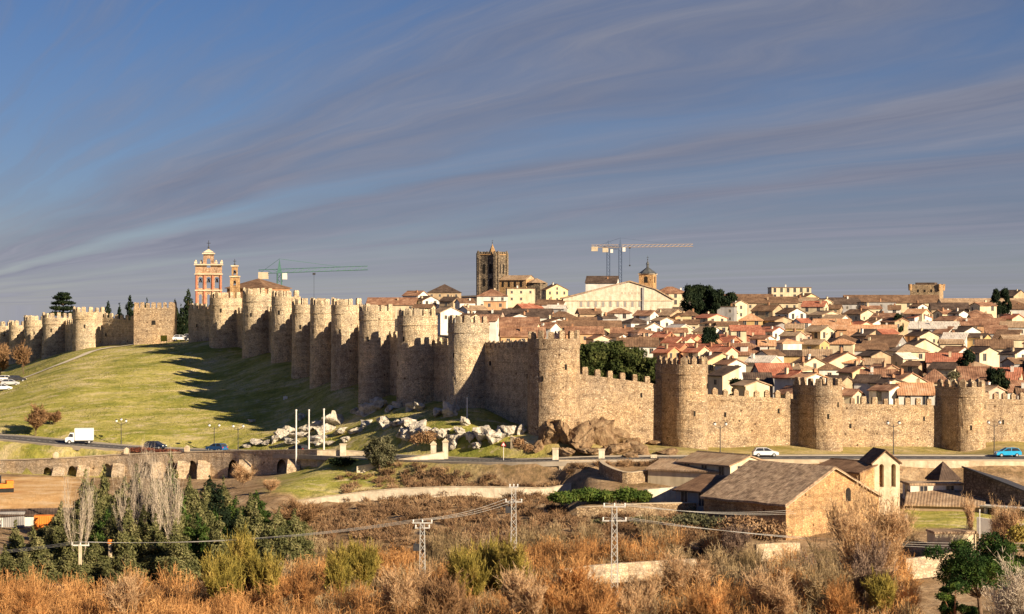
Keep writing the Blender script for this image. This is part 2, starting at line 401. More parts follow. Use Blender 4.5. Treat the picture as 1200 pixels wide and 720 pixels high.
# and at the foot of the long low wall crossing the slope
LW = [(345,587.5,.8,332),(400,580,.85,331),(460,573.5,.9,330),(530,571,1.0,328.5),(600,571.5,1.2,327),(640,572,1.3,326.5),(669,567,2.0,327)]
wY = np.interp(pxg, [p[0] for p in LW], [p[3] for p in LW]); wf = np.interp(pxg, [p[0] for p in LW], [ZZ(p[1], p[3])-p[2] for p in LW])
k_ = np.clip((pxg-340)/15, 0, 1)*np.clip((680-pxg)/8, 0, 1)*((gy < wY+.6) & (gy > 295))
GZ = GZ*(1-k_)+np.minimum(GZ, wf-.03*(wY-gy))*k_
GZ = np.where((pxg > 345) & (pxg < 672) & (gy >= wY+.6) & (gy < wY+4), np.minimum(GZ, wf+np.interp(pxg, [p[0] for p in LW], [p[2] for p in LW])-.1), GZ)
def T(x, y):
    i = int(np.clip(np.searchsorted(GX, x)-1, 0, len(GX)-2)); j = int(np.clip(np.searchsorted(GY, y)-1, 0, len(GY)-2))
    fx = (x-GX[i])/(GX[i+1]-GX[i]); fy = (y-GY[j])/(GY[j+1]-GY[j])
    z00, z10, z01, z11 = GZ[j, i], GZ[j, i+1], GZ[j+1, i], GZ[j+1, i+1]
    if fx+fy <= 1: return float(z00+(z10-z00)*fx+(z01-z00)*fy)
    return float(z11+(z01-z11)*(1-fx)+(z10-z11)*(1-fy))
def TP(px, Y): return T(XX(px, Y), Y)
def onray(px, py, y0=230., y1=700.):
    """first point of the terrain on the line of sight through a pixel"""
    Y = y0
    while Y < y1:
        if TP(px, Y) >= ZZ(py, Y): return Vector((XX(px, Y), Y, TP(px, Y)))
        Y += .5
    return Vector((XX(px, y1), y1, TP(px, y1)))
nx, ny = len(GX), len(GY)
idx = np.arange(nx*ny).reshape(ny, nx)
T1 = np.stack([idx[:-1,:-1].ravel(), idx[:-1,1:].ravel(), idx[1:,:-1].ravel()], -1)
T2 = np.stack([idx[1:,1:].ravel(), idx[1:,:-1].ravel(), idx[:-1,1:].ravel()], -1)
# ground cover masks
pp = pxg; pyg = 360-GZ/np.maximum(gy, 8)*F
jit = vnoise(gx, gy, 9, 3)*8+vnoise(gx, gy, 3, 4)*5
sm = lambda v, a, b: np.clip((v-a)/(b-a), 0, 1)
roadY = np.interp(pxg, [p[0] for p in ROAD], [p[2] for p in ROAD])
grass = sm(gy+jit*.5, roadY+2, roadY+6)*(1-sm(gy, 620, 640))
embank = sm(pp+jit*3, 300, 345)*(1-sm(pp+jit*12, 440, 640))*sm(gy+jit*.7, 331, 336)*(1-sm(gy, 365, 368))
lawn = sm(pp, 1058, 1066)*sm(gy, 283, 286)*(1-sm(gy, 301, 304))
strip = (1-sm(pp, 120, 150))*sm(gy, roadY-14, roadY-11)
grass = np.maximum.reduce([grass, embank*1.0, lawn, strip])
grass = np.where((pp > 640) & (gy > 330), grass*.55, grass)
soil = (1-sm(pp+jit, 78, 100))*sm(gy, 322, 335)*(1-sm(gy, 388, 391))
town = sm(gy, 390, 400)*sm(pp, 560, 640)+sm(gy, 600, 640)
mask = np.stack([grass.ravel(), soil.ravel(), np.clip(town, 0, 1).ravel(), np.ones(grass.size)], -1)
m, nt, b, P = newmat('ground', .95, .1)
at = nn(nt, 'ShaderNodeAttribute'); at.attribute_name = 'cover'
sp = nn(nt, 'ShaderNodeSeparateColor'); nt.links.new(at.outputs['Color'], sp.inputs[0])
n1 = noise(nt, vmap(nt, P, (1,2.2,2.2)), .075, 7, .66, .4)
gr = ramp(nt, n1, [(.33, (.21,.23,.045)), (.45, (.34,.32,.07)), (.54, (.47,.41,.13)), (.66, (.64,.53,.29))])
n2 = noise(nt, P, 1.3, 5, .75)
n5 = noise(nt, vmap(nt, P, (.7,1.6,1.6)), .33, 7, .72)
gr = mixc(nt, ramp(nt, n5, [(.54, (0,0,0)), (.64, (1,1,1))]), gr, (.58,.48,.28))
gr = mixc(nt, ramp(nt, noise(nt, P, .21, 6, .7), [(.55, (0,0,0)), (.70, (.8,.8,.8))]), gr, (.13,.16,.035))
gr = mixc(nt, .9, gr, ramp(nt, n2, [(.3, (.62,.66,.6)), (.5, (1,1,1)), (.7, (1.25,1.22,1.15))]), 'MULTIPLY')
n3 = noise(nt, P, .16, 8, .75)
br = ramp(nt, n3, [(.3, (.12,.09,.04)), (.45, (.27,.18,.10)), (.56, (.40,.28,.17)), (.7, (.54,.42,.27))])
br = mixc(nt, .9, br, ramp(nt, n2, [(.3, (.5,.5,.5)), (.5, (1,1,1)), (.7, (1.35,1.3,1.2))]), 'MULTIPLY')
so = ramp(nt, n3, [(.3, (.45,.22,.08)), (.5, (.70,.44,.20)), (.7, (.82,.64,.42))])
tw = ramp(nt, n3, [(.3, (.10,.08,.06)), (.7, (.20,.16,.12))])
c = mixc(nt, sp.outputs[0], br, gr); c = mixc(nt, sp.outputs[1], c, so); c = mixc(nt, sp.outputs[2], c, tw)
nt.links.new(c, b.inputs['Base Color'])
bump(nt, b, n2, .8, .4)
me = arr_mesh('ground', np.stack([gx.ravel(), gy.ravel(), GZ.ravel()], -1), np.concatenate([T1, T2]), 'ground')
ca = me.color_attributes.new('cover', 'FLOAT_COLOR', 'POINT'); ca.data.foreach_set('color', mask.astype(np.float32).ravel())
me.polygons.foreach_set('use_smooth', np.ones(len(me.polygons), dtype=bool))
tag(link('ground', me), 'rolling grass hill, brown scrub slope and valley floor', 'ground', kind='structure')

# strips laid on the ground
def strip_mesh(name, path, w0, w1, mat, dz, label, cat='road', kind='structure', lvl=None):
    """path: smooth (x,y,z) points; w0..w1 offsets to the side; z from path"""
    vs = []; fs = []; n = len(path)
    for i in range(n):
        a = path[max(i-1, 0)]; c_ = path[min(i+1, n-1)]; d = np.array([c_[0]-a[0], c_[1]-a[1]]); d /= np.linalg.norm(d); nrm = (-d[1], d[0])
        K = max(1, int(abs(w1-w0)/1.0)) if lvl is None else 1
        for k in range(K+1):
            w = w0+(w1-w0)*k/K; x = path[i][0]+nrm[0]*w; y = path[i][1]+nrm[1]*w
            z = (T(x, y) if lvl is None else path[i][2])+dz
            vs.append((x, y, z))
    K1 = (len(vs)//n)
    for i in range(n-1):
        for k in range(K1-1):
            o = i*K1+k; fs.append((o, o+K1, o+K1+1, o+1))
    mb = MB(); mb.add(vs, fs)
    o = mb.build(name, mat); return tag(o, label, cat, kind=kind)
strip_mesh('road', RPS, -4.2, 4.2, 'asphalt', .10, 'grey two lane road running below the city wall', lvl=1)
mb = MB()
for i in range(0, len(RPS)-1, 1):
    a = Vector(RPS[i]); b_ = Vector(RPS[i+1]); d = (b_-a).normalized(); s = Vector((-d.y, d.x, 0))*.09; up = Vector((0,0,.115))
    e = a+(b_-a)*.5
    mb.add([a-s+up, e-s+up, e+s+up, a+s+up], [(0,1,2,3)])
    for w in (-3.9, 3.9):
        q = Vector((-d.y, d.x, 0))*w
        mb.add([a-s+up+q, b_-s+up+q, b_+s+up+q, a+s+up+q], [(0,1,2,3)])
tag(mb.build('road_marking', 'road_paint'), 'white dashed centre line and edge lines on the road', 'road marking', kind='structure')
def kerb(name, path, w, width, h, mat, label):
    vs = []; fs = []; n = len(path)
    for i in range(n):
        a = path[max(i-1, 0)]; c_ = path[min(i+1, n-1)]; d = np.array([c_[0]-a[0], c_[1]-a[1]]); d /= np.linalg.norm(d); nrm = (-d[1], d[0])
        for ww, hh in ((w, -.5), (w, h), (w+width, h), (w+width, -.5)):
            vs.append((path[i][0]+nrm[0]*ww, path[i][1]+nrm[1]*ww, path[i][2]+hh))
    for i in range(n-1):
        for k in range(4): fs.append((i*4+k, i*4+(k+1)%4, (i+1)*4+(k+1)%4, (i+1)*4+k))
    mb = MB(); mb.add(vs, fs); return tag(mb.build(name, mat), label, 'pavement', kind='structure')
kerb('pavement', RPS, 4.25, 1.4, .24, 'pavement', 'raised pale pavement along the wall side of the road')
kerb('pavement', RPS, -5.4, 1.1, .24, 'pavement', 'raised pale pavement along the valley side of the road')
def pathpx(pts, n=8):
    """control points (px, py) on the terrain"""
    return catmull([tuple(onray(*p)) for p in pts], n)
hp = pathpx([(-10,453), (30,443), (70,428), (100,416), (130,408), (156,404.5)])
strip_mesh('footpath', hp, -1.1, 1.1, 'footway', .2, 'pale footpath climbing the grass hill to the wall', 'path')
SUN_E = 5.0; SKY_S = .11; EXPO = .92
SKY_TINT = (.15,.195,.30); TINT_MID = (.17,.195,.295); TINT_LO = (.27,.28,.36); CL_LO = (1.38,1.42,1.78); CL_MID = (1.04,1.10,1.46); CL_HI = (.96,1.03,1.36)
# ------------------------------------------------------------------ the city wall
def ushape(r, L, n=22, k=1.0):
    """plan of a wall tower: local +x points out of the wall; straight flanks of length L, then a half round nose"""
    pts = [(-L, r*k), (0, r*k)]
    for i in range(1, n): a = PI/2-PI*i/n; pts.append((r*k*math.cos(a), r*k*math.sin(a)))
    return pts+[(0, -r*k), (-L, -r*k)]
def merlon_mesh(w, d, h, pointed, mat):
    mb = MB()
    mb.box(-w/2, w/2, -d/2, d/2, -.05, h*.72)
    vs = [(-w/2, -d/2, h*.72), (w/2, -d/2, h*.72), (w/2, d/2, h*.72), (-w/2, d/2, h*.72)]
    if pointed: mb.add(vs+[(-w*.15, 0, h), (w*.15, 0, h)], [(0,1,5,4), (2,3,4,5), (1,2,5), (3,0,4), (3,2,1,0)])
    else: mb.add(vs+[(-w*.42, -d*.35, h), (w*.42, -d*.35, h), (w*.42, d*.35, h), (-w*.42, d*.35, h)], [(0,1,5,4), (1,2,6,5), (2,3,7,6), (3,0,4,7), (4,5,6,7), (3,2,1,0)])
    return mb.mesh('merlon', mat)
MER = {}
for mat in ('stone_wall', 'stone_left'):
    for pt in (0, 1):
        MER[mat, pt] = [merlon_mesh(1.0*s, .55, 1.35*h, pt, mat) for s, h in ((1,1), (.9,.94), (1.08,1.04))]
def merlons(path, parent, mat, pt, gap=2.0, scale=1.0, z=0, inv=None):
    """merlons at even spacing along a polyline in the parent's local frame"""
    L = [0]
    for i in range(len(path)-1): L.append(L[-1]+math.dist(path[i][:2], path[i+1][:2]))
    n = max(2, round(L[-1]/gap)); st = L[-1]/n
    for k in range(n):
        s = (k+.5)*st; i = max(j for j in range(len(L)) if L[j] <= s and j < len(path)-1)
        t = (s-L[i])/(L[i+1]-L[i]); a, b_ = path[i], path[i+1]
        zz = (a[2]+(b_[2]-a[2])*t) if len(a) > 2 else z
        an = math.atan2(b_[1]-a[1], b_[0]-a[0])
        sc = scale*random.uniform(.93, 1.05)
        o = link('merlon', random.choice(MER[mat, pt]), parent, (a[0]+(b_[0]-a[0])*t, a[1]+(b_[1]-a[1])*t, zz), an, (sc, 1, scale*random.uniform(.86, 1.08)))
def roughen(me, amp, cut=1.6):
    """uneven old masonry: push the vertices about a little"""
    import bmesh
    bm = bmesh.new(); bm.from_mesh(me)
    for _ in range(3):
        es = [e for e in bm.edges if e.calc_length() > cut*1.6]
        if not es: break
        bmesh.ops.subdivide_edges(bm, edges=es, cuts=1, use_grid_fill=True)
    bmesh.ops.triangulate(bm, faces=[f for f in bm.faces if len(f.verts) > 4])
    bm.normal_update()
    for v in bm.verts:
        a = amp*(random.random()-.5)
        v.co += Vector((v.normal.x, v.normal.y, v.normal.z*.3))*a
    bm.to_mesh(me); bm.free()
TOWERS = {}
def tower(key, px, top, base, Y, r, L, ang, mat, label, pt=0, cord=True, gap=1.9, group='towers of the city wall', par=1.0):
    """ang: direction the nose points in (degrees, 0=+x). px is the middle of the silhouette"""
    a = R(ang); ax = (math.cos(a), math.sin(a))
    lo = min(-r, -r-L*ax[0]); hi = max(r, r-L*ax[0])
    # the arc centre, such that the silhouette is centred on px
    cx = XX(px, Y)-(lo+hi)/2; zt = ZZ(top, Y); zb = min(ZZ(base, Y), T(cx, Y))-2.5
    t = thing('wall_tower', (cx, Y, zb), label, 'tower', group, a)
    H = zt-zb; hm = 1.3; hp = H-hm     # top of the parapet wall
    pl = ushape(r, L)
    mb = MB(); n = len(pl)
    prof = [(0, 1.07), (2.5, 1.05), (H*.5, 1.015), (hp-1.9, 1.0), (hp-1.7, 1.0)]
    vs = []; fs = []
    def P_(p, k): return (p[0]*k if p[0] > 0 else p[0], p[1]*k)
    for z, k in prof:
        for p in pl: q = P_(p, k); vs.append((q[0], q[1], z))
    for j in range(len(prof)-1):
        for i in range(n): fs.append((j*n+i, (j+1)*n+i, (j+1)*n+(i+1)%n, j*n+(i+1)%n))
    fs.append(tuple((len(prof)-1)*n+i for i in range(n-1, -1, -1)))
    mb.add(vs, fs); o = mb.build('body', mat, t); roughen(o.data, .07)
    # parapet: ring wall
    mb = MB(); o_ = ushape(r, L, k=1.02); i_ = [(p[0] if p[0] <= 0 else p[0]*(r-.55)/r, p[1]*(r-.55)/r) for p in pl]
    vs = []; z0, z1 = hp-1.72, hp
    for z, q in ((z0, o_), (z1, o_), (z1, i_), (z0, i_)):
        for p in q: vs.append((p[0], p[1], z))
    for j in range(3):
        mb.add([], [])
    fs = []
    for j in range(3):
        for i in range(n-1): fs.append((j*n+i, j*n+i+1, (j+1)*n+i+1, (j+1)*n+i)[::-1])
    fs += [(0, n, 2*n, 3*n), (n-1, 2*n-1, 3*n-1, 4*n-1)[::-1]]
    mb.add(vs, fs); mb.build('parapet', mat, t)
    if cord:
        mb = MB(); vs = []; q1 = ushape(r, L, k=1.035); 
        for z, k in ((z0-.12, 1.0), (z0-.09, 1.045), (z0+.08, 1.045), (z0+.11, 1.0)):
            for p in ushape(r, L, k=k): vs.append((p[0], p[1], z))
        fs = [(j*n+i, j*n+i+1, (j+1)*n+i+1, (j+1)*n+i)[::-1] for j in range(3) for i in range(n-1)]
        mb.add(vs, fs); mb.build('string_course', mat, t)
    k = (r-.27)/r
    path = [(p[0]*k if p[0] > 0 else p[0], p[1]*k, hp) for p in pl]
    merlons(path, t, mat, pt, gap)
    # arrow slits
    for i, (aa, hh) in enumerate(((random.uniform(-40,-10), random.uniform(.45,.6)), (random.uniform(10,50), random.uniform(.62,.75)))):
        M = Matrix.Rotation(R(aa), 4, 'Z') @ Matrix.Translation((r*1.02, 0, H*hh))
        mb = MB(); mb.box(-.3, .03, -.16, .16, -.45, .45, M); mb.build('arrow_slit', 'dark_opening', t)
    back = Vector((cx-ax[0]*L*.6, Y-ax[1]*L*.6))
    TOWERS[key] = dict(c=Vector((cx, Y)), ax=Vector(ax), r=r, L=L, back=back, zt=zt)
    return t
def sag(me, amp=.07, cut=1.2):
    """old roofs are never flat: subdivide and let the tiles dip and lift"""
    import bmesh
    from mathutils import noise as mn
    bm = bmesh.new(); bm.from_mesh(me)
    for _ in range(4):
        es = [e for e in bm.edges if e.calc_length() > cut*1.6]
        if not es: break
        bmesh.ops.subdivide_edges(bm, edges=es, cuts=1, use_grid_fill=True)
    for v in bm.verts: v.co.z += amp*(mn.noise(v.co*.35)*2+mn.noise(v.co*1.7)*.7)
    bm.to_mesh(me); bm.free()
def curtain(ka, kb, top_a, top_b, mat, label, pt=0, gap=2.1, th=2.4, pa=None, pb=None, slits=2):
    """curtain wall between two towers (keys) or points; tops given as heights"""
    A_ = TOWERS[ka]['back'] if ka else pa; B_ = TOWERS[kb]['back'] if kb else pb
    d = (B_-A_); Ln = d.length; an = math.atan2(d.y, d.x)
    ground = min(T(A_.x+d.x*i/8, A_.y+d.y*i/8) for i in range(9))-3.5
    t = thing('curtain_wall', (A_.x, A_.y, ground), label, 'wall', 'curtain walls of the city wall', an)
    ha, hb = top_a-ground, top_b-ground
    # outer face is whichever side looks to the eye
    nrm = Vector((-d.y, d.x)).normalized(); s = 1 if nrm.dot(-A_) > 0 else -1
    y0, y1 = sorted((0, -s*th))
    mb = MB(); M = Matrix.Identity(4)
    n = max(4, int(Ln/3)); pts = []
    for i in range(n+1):
        pts.append((Ln*i/n, ha+(hb-ha)*i/n-1.25))
    mb.slab([(0, 0)]+pts+[(Ln, 0)], y0, y1, M)
    o = mb.build('masonry', mat, t); roughen(o.data, .18, 2.2)
    mb = MB(); yy = 0 if s > 0 else 0
    q0, q1 = sorted((s*.06, -s*.5))
    mb.slab([(0, ha-1.9), (Ln, hb-1.9), (Ln, hb-.95), (0, ha-.95)], q0, q1, M); mb.build('parapet', mat, t)
    merlons([(0, -s*.22, ha-.95), (Ln, -s*.22, hb-.95)], t, mat, pt, gap, .95)
    for i in range(slits):
        x = Ln*(i+.5+random.uniform(-.2,.2))/slits; z = (ha+hb)/2-random.uniform(3, 6)
        M2 = Matrix.Translation((x, s*.02, z)); mb = MB(); mb.box(-.16, .16, -.1, .12, -.4, .4, M2); mb.build('arrow_slit', 'dark_opening', t)
    return t
LA = 214   # the western line: noses point left and towards the eye
NA = 299   # the southern line: noses point to the eye and right
LT = [ # key px top base Y r L
 ('a1', 554, 370, 476, 372, 3.35, 2.7, 'massive round wall tower with a narrow sunlit strip, left of the open sawtooth wall'),
 ('a2', 494, 362, 471, 385, 3.4, 2.7, 'round wall tower of the slope, second up from the open sawtooth wall'),
 ('a3', 446, 357, 457, 399, 3.1, 2.6, 'round wall tower of the slope, third up from the open sawtooth wall'),
 ('a4', 411, 350, 443, 413, 2.9, 2.4, 'round wall tower of the slope, fourth up from the open sawtooth wall'),
 ('a5', 384, 350, 435, 426, 2.7, 2.2, 'slim round wall tower, fifth up from the open sawtooth wall'),
 ('a6', 361, 350, 425, 439, 2.6, 2.0, 'slimmest round wall tower, between two brighter towers near the hilltop'),
 ('a7', 339, 341, 420, 453, 2.9, 2.4, 'tall round wall tower at the hilltop, second right of the brown church roof'),
 ('a8', 307, 338, 404, 470, 3.3, 2.6, 'broad round wall tower on the hilltop in front of the brown church roof'),
 ('a9', 269, 343, 400, 488, 3.5, 2.8, 'broad round wall tower on the hilltop just right of the red brick bell gable')]
for k, px, tp, bs, Y, r, L, lab in LT:
    tower(k, px, tp, bs, Y, r, L, LA, 'stone_left', lab, 0, gap=1.75)
tower('c0', 649, 388, 505, 352, 4.35, 2.8, 274, 'stone_wall', 'tall corner tower above the brown crag where the wall turns', 0, cord=False, gap=1.8)
tower('n1', 798, 418, 528, 360, 3.25, 5.8, NA, 'stone_wall', 'round tower of the lower wall, first right of the corner tower', 1, gap=1.8)
tower('n2', 958, 443, 532, 369, 3.05, 5.4, NA, 'stone_wall', 'round tower of the lower wall rising behind the stone church', 0, gap=1.9)
tower('n3', 1126, 445, 532, 379, 3.1, 5.4, NA, 'stone_wall', 'rightmost round tower of the lower wall, near the bright blue car', 1, gap=1.9)
tower('n4', 1300, 447, 534, 390, 3.1, 5.4, NA, 'stone_wall', 'round tower of the lower wall beyond the right edge of the picture', 1, gap=1.9)
z = lambda k: TOWERS[k]['zt']
curtain('c0', 'a1', ZZ(400, 352), ZZ(402, 372), 'stone_left', 'shaded wall with sawtooth top between corner tower and the massive strip-lit tower', 1, 1.35)
tl = ['a1','a2','a3','a4','a5','a6','a7','a8','a9']
ords = ['first', 'second', 'third', 'fourth', 'fifth', 'sixth', 'seventh', 'eighth', 'ninth']
for i in range(8):
    lo = 5.2 if i < 3 else 4.2
    curtain(tl[i], tl[i+1], z(tl[i])-lo, z(tl[i+1])-lo, 'stone_left', 'shaded wall in the gap between the %s and %s slope towers' % (ords[i], ords[i+1]), 0, 2.0, slits=0)
pg = Vector((XX(221, 500), 500))
curtain('a9', None, z('a9')-3.2, ZZ(357, 500), 'stone_left', 'wall below the brick bell gable at the left end of the hilltop towers', 0, 1.9, pb=pg)
curtain('c0', 'n1', ZZ(428, 355), ZZ(448, 359), 'stone_wall', 'sunlit descending wall between the corner tower and the next round tower', 0, 2.3)
curtain('n1', 'n2', ZZ(454, 363), ZZ(463, 371), 'stone_wall', 'sunlit wall with rounded merlons above the white car', 1, 2.0)
curtain('n2', 'n3', ZZ(466, 373), ZZ(470, 381), 'stone_wall', 'sunlit wall with small merlons behind the two-arched bell gable', 0, 2.3)
curtain('n3', 'n4', ZZ(461, 383), ZZ(464, 392), 'stone_wall', 'sunlit wall with pointed merlons above the bright blue car', 1, 1.9)
pz = Vector((XX(1480, 400), 400))
curtain('n4', None, ZZ(463, 392), ZZ(463, 400), 'stone_wall', 'wall running on beyond the right edge of the picture', 1, 1.9, pb=pz)
# far left of the gate
def square_tower():
    Y = 520; x0, x1 = XX(157, Y), XX(203, Y); zb = T((x0+x1)/2, Y)-2; zt = ZZ(355, Y)
    t = thing('square_tower', ((x0+x1)/2, Y, zb), 'square sunlit gate tower standing on the crest of the grass hill', 'tower', None, R(4)); h = zt-zb; w = (x1-x0)/2
    mb = MB(); mb.box(-w, w, 0, 9, 0, h-1.8); o = mb.build('body', 'stone_wall', t); roughen(o.data, .16, 2)
    mb = MB()
    for a in ((-w-.05, w+.05, -.06, .5), (-w-.05, w+.05, 8.5, 9.06), (-w-.06, -w+.5, .5, 8.5), (w-.5, w+.06, .5, 8.5)): mb.box(*a, h-1.8, h-1.25)
    mb.build('parapet', 'stone_wall', t)
    merlons([(-w, .22, h-1.25), (w, .22, h-1.25)], t, 'stone_wall', 0, 1.5); merlons([(-w+.22, .5, h-1.25), (-w+.22, 9, h-1.25)], t, 'stone_wall', 0, 1.8)
    merlons([(w-.22, .5, h-1.25), (w-.22, 9, h-1.25)], t, 'stone_wall', 0, 1.8)
    mb = MB(); mb.box(-.5, .5, -.05, .3, h*.55, h*.55+1.1); mb.build('window', 'dark_opening', t)
square_tower()
FL = [('f1', 106, 360, 413, 533, 3.7, 3.0, 'round sunlit wall tower left of the square hilltop tower'),
      ('f2', 69, 367, 415, 560, 3.7, 2.6, 'broad half shaded wall tower below the spreading cedar'),
      ('f3', 45, 370, 418, 575, 3.3, 2.4, 'half shaded wall tower, second left of the round sunlit one'),
      ('f4', 24, 376, 420, 592, 2.6, 2.2, 'small wall tower with flat bright top, third left of the sunlit one'),
      ('f5', 8, 377, 424, 606, 2.8, 2.2, 'wall tower at the very left edge of the picture'),
      ('f6', -18, 378, 426, 622, 3.0, 2.4, 'wall tower beyond the left edge of the picture')]
for k, px, tp, bs, Y, r, L, lab in FL:
    tower(k, px, tp, bs, Y, r, L, 235, 'stone_left', lab, 0, gap=1.8)
ps = Vector((XX(158, 526), 526))
curtain(None, 'f1', ZZ(372, 526), ZZ(366, 538), 'stone_left', 'shaded wall between the square hilltop tower and its round neighbour', 0, 1.8, pa=ps, slits=1)
fk = ['f1','f2','f3','f4','f5','f6']
fo = ['the round sunlit tower and the cedar tower', 'the cedar tower and its left neighbour', 'the second and third far left towers', 'the two leftmost far towers', 'the left edge tower and the unseen one']
for i in range(5):
    curtain(fk[i], fk[i+1], z(fk[i])-2.6, z(fk[i+1])-2.6, 'stone_left', 'wall between '+fo[i], 0, 2.0, slits=0)

# ------------------------------------------------------------------ houses
ROOFM = {}
HOUSES = []
def window_mesh(w, h, shut):
    mb = MB(); mb.mi = 0
    mb.box(-w/2-.12, w/2+.12, -.06, 0, -.1, 0); mb.box(-w/2-.1, -w/2, -.04, 0, 0, h); mb.box(w/2, w/2+.1, -.04, 0, 0, h); mb.box(-w/2-.1, w/2+.1, -.04, 0, h, h+.1)
    mb.mi = 1; mb.box(-w/2, w/2, -.02, 0, 0, h)
    mb.mi = 0; mb.box(-.03, .03, -.035, -.021, 0, h)
    return mb.mesh('window', ['window_trim', 'pane'])
WIN = [window_mesh(.95, 1.35, 0), window_mesh(.8, 1.1, 0), window_mesh(1.1, 1.9, 0)]
def chimney_mesh(w, h):
    mb = MB(); mb.box(-w/2, w/2, -w/2, w/2, -.8, h); mb.box(-w/2-.08, w/2+.08, -w/2-.08, w/2+.08, h, h+.12)
    mb.mi = 1; mb.box(-w/4, w/4, -w/4, w/4, h+.12, h+.35); return mb
CHM = {k: chimney_mesh(.8, 1.3).mesh('chimney', ['plaster_'+k, 'tile_rust']) for k in ('white', 'cream', 'brick', 'tan')}
def aerial_mesh():
    mb = MB(); mb.tube((0,0,0), (0,0,3.2), .05, .04, 4)
    for z_, l in ((3.1, .5), (2.8, .7), (2.5, .6)): mb.tube((-l, 0, z_), (l, 0, z_), .03, .03, 3)
    return mb.mesh('aerial', 'steel_dark')
AER = aerial_mesh()
def house(loc, w, d, h, rz, roof='g', wc='cream', rc='rust', pitch=24, floors=2, chim=1, label='', nm='house', win=True, aerial=False, dormers=0, group=None, cat='house', ov=.45, found=4.0, hip=None, mats=None):
    """loc = middle of the plan at eaves level minus h; local x along the ridge; walls go down below the ground by 'found'"""
    t = thing(nm, loc, label, cat, group, rz)
    rise = math.tan(R(pitch))*(d/2)
    wm = mats or 'plaster_'+wc
    mb = MB()
    if roof == 'g':
        M = Matrix.Rotation(PI/2, 4, 'Z')
        # pentagon profile in y-z, extruded along x
        prof = [(-d/2, -found), (d/2, -found), (d/2, h), (0, h+rise-.02), (-d/2, h)]
        mb.add([(-w/2, p[0], p[1]) for p in prof]+[(w/2, p[0], p[1]) for p in prof], [(4,3,2,1,0), (5,6,7,8,9)]+[(i, (i+1)%5, 5+(i+1)%5, 5+i) for i in range(5)])
    elif roof == 's':
        rise = math.tan(R(pitch))*d
        prof = [(-d/2, -found), (d/2, -found), (d/2, h+rise-.02), (-d/2, h)]
        mb.add([(-w/2, p[0], p[1]) for p in prof]+[(w/2, p[0], p[1]) for p in prof], [(3,2,1,0), (4,5,6,7)]+[(i, (i+1)%4, 4+(i+1)%4, 4+i) for i in range(4)])
    else: mb.box(-w/2, w/2, -d/2, d/2, -found, h)
    mb.build('wall', wm, t)
    mb = MB(); th = .22; tg = math.tan(R(pitch)); W2 = w/2+ov*.6; D2 = d/2+ov
    if roof == 'g':
        lo = h-ov*tg
        for s in (-1, 1):
            q = [(-W2, s*D2, lo), (W2, s*D2, lo), (W2, 0, h+rise), (-W2, 0, h+rise)]
            vs = q+[(a, b_, c_+th) for a, b_, c_ in q]
            mb.add(vs, [(0,1,2,3), (7,6,5,4), (0,4,5,1), (1,5,6,2), (3,7,4,0)] if s > 0 else [(3,2,1,0), (4,5,6,7), (1,5,4,0), (2,6,5,1), (0,4,7,3)])
        mb.tube((-W2, 0, h+rise+th), (W2, 0, h+rise+th), .14, .14, 6)
    elif roof == 'h':
        lo = h-ov*tg; L2 = max(w/2-d/2, .01)
        b_ = [(-W2, -D2), (W2, -D2), (W2, D2), (-W2, D2)]
        vs = [(x, y, lo) for x, y in b_]+[(x, y, lo+th) for x, y in b_]+[(-L2, 0, h+rise+th), (L2, 0, h+rise+th)]
        mb.add(vs, [(3,2,1,0), (0,1,5,4), (1,2,6,5), (2,3,7,6), (3,0,4,7), (4,5,9,8), (5,6,9), (6,7,8,9), (7,4,8)])
    elif roof == 's':
        lo = h-ov*tg; hi = h+rise+ov*tg
        q = [(-W2, -D2, lo), (W2, -D2, lo), (W2, D2, hi), (-W2, D2, hi)]
        mb.add(q+[(a, b_, c_+th) for a, b_, c_ in q], [(3,2,1,0), (4,5,6,7), (0,1,5,4), (1,2,6,5), (2,3,7,6), (3,0,4,7)])
    elif roof == 'f':
        rise = .5
        mb.box(-w/2-.15, w/2+.15, -d/2-.15, d/2+.15, h, h+.3)
    rf = mb.build('roof', 'tile_'+rc if 'tile_'+rc in MATS else rc, t)
    for i in range(chim):
        x = random.uniform(-.38, .38)*w; y = random.uniform(-.3, .3)*d
        zc = h+(rise*(1-abs(y)/(d/2)) if roof in 'gh' else (rise*.5 if roof == 's' else .3))
        if roof == 'h': zc = min(zc, h+(w/2-abs(x))*tg)
        link('chimney', CHM[random.choice(['white', 'cream', 'brick', 'tan'])], rf, (x, y, zc), 0, (.75, .75, random.uniform(.6, 1.0)))
    if aerial: link('aerial', AER, rf, (random.uniform(-.3, .3)*w, 0, h+rise*.8))
    for i in range(dormers):
        x = (i+.5)/dormers*w-w/2
        y = -d/2*.62; zz = h+(d/2*.38)*tg
        mb = MB(); mb.box(-.9, .9, -1.0, 1.2, -.5, 1.1)
        dm = mb.build('dormer', 'plaster_white', rf, (x, y, zz))
        mb = MB(); mb.box(-1.15, 1.15, -1.3, 1.3, 1.1, 1.28); mb.build('dormer_roof', 'tile_rust', rf, (x, y, zz))
